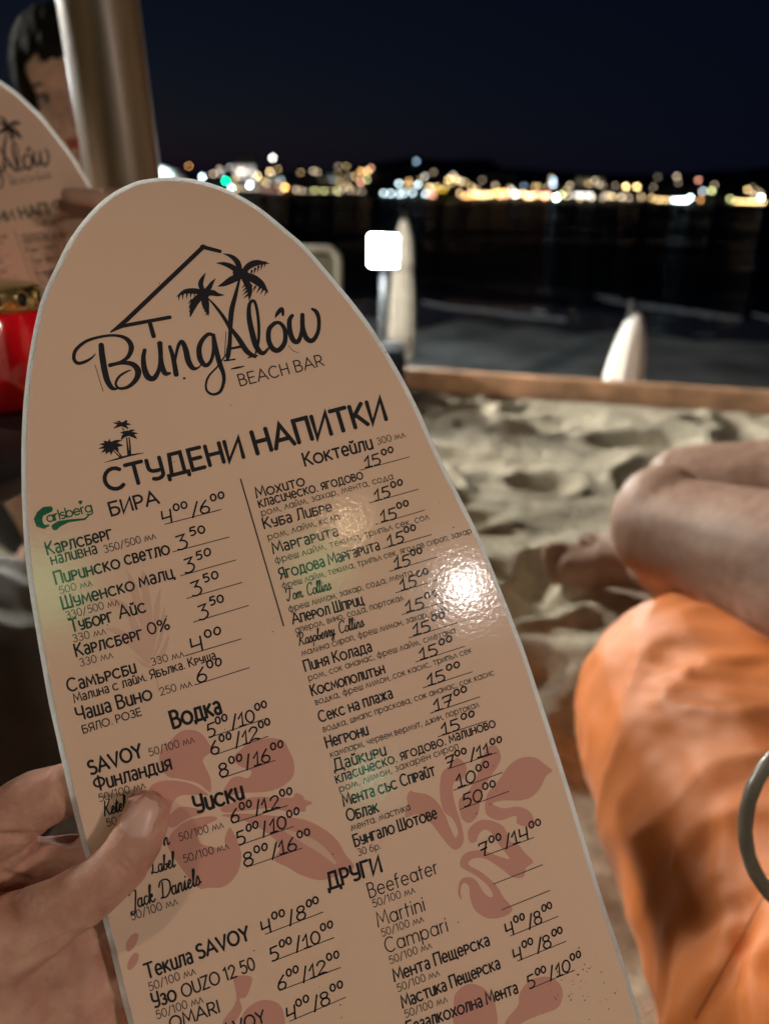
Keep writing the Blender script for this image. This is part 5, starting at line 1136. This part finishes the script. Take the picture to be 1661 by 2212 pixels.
jar = empty('candle_jar', jc, 'red glass candle jar with a pierced gold lid on the dark table', 'candle jar')
H = P(40, 655, .61).z-jb.z; HL = P(40, 605, .61).z-jb.z
b = MB(); b.lathe((0, 0, 0), [(jr*.86, .0), (jr*.95, .006), (jr*1.0, .03), (jr*1.0, H*.93), (jr*.94, H*.985), (jr*.93, H)], 48); b.build('glass', M_red, jar)
b = MB(); b.lathe((0, 0, 0), [(jr*.95, H*.985), (jr*.96, HL-.006), (jr*.93, HL-.001), (jr*.88, HL), (jr*.5, HL+.002)], 48)
o = b.build('lid', M_gold, jar)
for k in range(12):
    a = 2*PI*k/12+.12; zc = (H+HL)/2
    b = MB(); b.lathe((jr*.955*math.cos(a), jr*.955*math.sin(a), zc), [(.0045, -.003), (.0045, .0012)], 16, M=Matrix.Rotation(a, 3, 'Z') @ Matrix.Rotation(PI/2, 3, 'Y')); b.build('hole', M_hole, o)
    b = MB(); cc = Vector((jr*.965*math.cos(a), jr*.965*math.sin(a), zc)); b.tube([cc+Matrix.Rotation(a, 3, 'Z') @ Vector((.0, .006*math.cos(q_), .006*math.sin(q_))) for q_ in np.linspace(0, 2*PI, 17)[:-1]], .0012, 6, closed=True); b.build('hole_rim', M_gold, o)

# ------------------------------------------------------------------ woman behind the pole
HD = 1.32
ec = P(142, 209, HD)
face_dir = (CAMP-ec).normalized()
fy = -face_dir; fx = fy.cross(Vector((0, 0, 1))).normalized(); fz_ = fx.cross(fy).normalized()
HM = Matrix((fx, fy, fz_)).transposed() @ Matrix.Rotation(math.radians(9)*-1, 3, 'Y') @ Matrix.Rotation(math.radians(-6), 3, 'Z')
def hv(x, y, z): return ec + HM @ Vector((x, y, z))      # x right in the picture, y away from the camera, z up; eyes at z=0
def he(mb, c, r, n=24, m=14): mb.ell(hv(*c), r, HM, n, m)
wb = MB()
he(wb, (0, .085, .03), (.073, .09, .092)); he(wb, (0, .045, -.035), (.058, .06, .075)); he(wb, (0, .03, -.088), (.030, .032, .024))
he(wb, (0, .022, .04), (.056, .032, .042)); he(wb, (.036, .022, -.035), (.024, .022, .026)); he(wb, (-.036, .022, -.035), (.024, .022, .026))
wb.cap(hv(0, .002, .012), .008, hv(0, -.016, -.038), .0095); he(wb, (.011, -.003, -.043), (.008, .009, .006)); he(wb, (-.011, -.003, -.043), (.008, .009, .006))
he(wb, (0, -.001, -.068), (.023, .010, .0055)); he(wb, (0, .001, -.077), (.019, .010, .0055))
for s_ in (-1, 1):
    he(wb, (s_*.031, .006, .017), (.020, .008, .006)); he(wb, (s_*.072, .085, -.01), (.008, .016, .028)); he(wb, (s_*.031, .016, .0), (.017, .012, .011))
neck = hv(0, .09, -.10); down = Vector((0, 0, -1)); ch_ = neck + Vector((-.02, .04, -.20))
chain(wb, [(hv(0, .09, -.06), .052), (neck, .05), (neck+Vector((-.01, .02, -.08)), .052)])
RX = Vector((1, .05, 0)).normalized()
chain(wb, [(ch_-RX*.15, .05), (ch_-RX*.06+Vector((0, 0, .03)), .065), (ch_+RX*.06+Vector((0, 0, .03)), .065), (ch_+RX*.15, .05)])
chain(wb, [(ch_, .11), (ch_+Vector((0, .03, -.18)), .105), (ch_+Vector((0, .05, -.34)), .12), (ch_+Vector((0, .02, -.42)), .14)])
for s_ in (-1, 1):
    hp_ = ch_+Vector((s_*.08, .0, -.44)); kp_ = hp_+Vector((s_*.08, -.12, -.02)); ft = Vector((kp_.x, kp_.y+.02, .05))
    chain(wb, [(hp_, .085), (kp_, .06), (ft, .04), (ft+Vector((0, -.12, -.01)), .03)])
hand2 = P(178, 452, .715)
el = ch_+Vector((.02, -.22, -.18))+RX*.2
chain(wb, [(ch_+RX*.155, .045), (el, .036), (hand2+Vector((.05, .12, -.03)), .026), (hand2+Vector((.03, .05, -.01)), .026), (hand2+Vector((.022, .02, .0)), .02)])
for k in range(4): chain(wb, [(hand2+Vector((.025, .03, -.018*k)), .0095), (hand2+Vector((.004, .022, -.018*k)), .008), (hand2+Vector((-.025, .018, -.018*k+.002)), .007)])
chain(wb, [(hand2+Vector((.03, .01, .004)), .012), (hand2+Vector((.012, -.010, .01)), .009), (hand2+Vector((-.006, -.012, .012)), .0078)])
wbag = MB(); wc = ch_+Vector((0, .12, -.62)); chain(wbag, [(Vector((wc.x-.12, wc.y, .20)), .30), (Vector((wc.x+.12, wc.y, .20)), .30)]); chain(wbag, [(Vector((wc.x-.1, wc.y+.28, .42)), .18), (Vector((wc.x+.1, wc.y+.28, .42)), .18)])
o = blob(wbag, 'beanbag', M_navy, None, .012, 6, lambda c, n: c+n*.012*noise.noise(c*6))
tag(o, 'dark navy beanbag under the woman behind the menu at the left', 'beanbag')
wom = blob(wb, 'person', M_face, None, .0028, 9)
tag(wom, 'dark-haired woman looking over a second menu, half hidden by the wooden pole', 'person')
M_hair = mat('dark_hair', (.008, .006, .005), .8, spec=.12, noise_s=60)
b = MB(); he(b, (0, .092, .058), (.079, .100, .086)); he(b, (-.064, .045, .03), (.017, .035, .06)); he(b, (.064, .045, .03), (.017, .035, .06)); he(b, (0, .16, .02), (.07, .06, .08)); he(b, (-.060, .085, .0), (.018, .05, .065)); he(b, (.060, .085, .0), (.018, .05, .065))
def hair_d(c, n): return c + n*.0012*math.sin(c.x*900+noise.noise(c*30)*5)
hr = blob(b, 'hair', M_hair, wom, .0035, 3, lambda c, n: c+n*(.0045*noise.noise(Vector((c.x*60, c.y*60, c.z*14)))+.003*noise.noise(Vector((c.x*150, c.y*150, c.z*25)))))
M_shirt = mat('dark_shirt', (.03, .03, .035), .85, bump=.001, bump_s=200)
b = MB(); chain(b, [(ch_-RX*.15, .058), (ch_-RX*.06+Vector((0, 0, .02)), .072), (ch_+RX*.06+Vector((0, 0, .02)), .072), (ch_+RX*.15, .058)]); chain(b, [(ch_, .12), (ch_+Vector((0, .03, -.18)), .116), (ch_+Vector((0, .05, -.34)), .132), (ch_+Vector((0, .02, -.42)), .152)])
b.cap(ch_-RX*.15, .056, ch_-RX*.19+Vector((0, -.03, -.16)), .05); b.cap(ch_+RX*.155, .056, (ch_+RX*.155).lerp(el, .7), .048)
blob(b, 'shirt', M_shirt, wom, .006, 4)
M_eye = mat('eye_dark', (.02, .014, .012), .3); M_eyew = mat('eye_white', (.4, .38, .36), .4); M_lip = mat('lips', (.35, .07, .06), .45); M_brow = mat('eyebrow', (.03, .018, .014), .8)
for s_ in (-1, 1):
    b = MB(); he(b, (s_*.031, .0065, -.001), (.0125, .006, .0052)); b.build('eye', M_eyew, wom)
    b = MB(); he(b, (s_*.031, .0035, -.001), (.0062, .0045, .0056)); b.build('iris', M_eye, wom)
    b = MB(); b.tube([hv(s_*(.031+.017*t), .0035+.004*t*t, .0075-.004*t*t) for t in np.linspace(-1, 1, 7)], .002, 6); b.build('eyelashes', M_brow, wom)
    b = MB(); b.tube([hv(s_*(.031+.021*t), .001+.005*t*t, .0235-.004*t*t) for t in np.linspace(-1, 1, 7)], [.0022, .003, .0034, .0034, .003, .0024, .0014], 6); b.build('eyebrow', M_brow, wom)
b = MB(); he(b, (0, -.0045, -.0685), (.0225, .008, .0052)); he(b, (0, -.003, -.077), (.0185, .009, .0056)); b.build('lips', M_lip, wom)
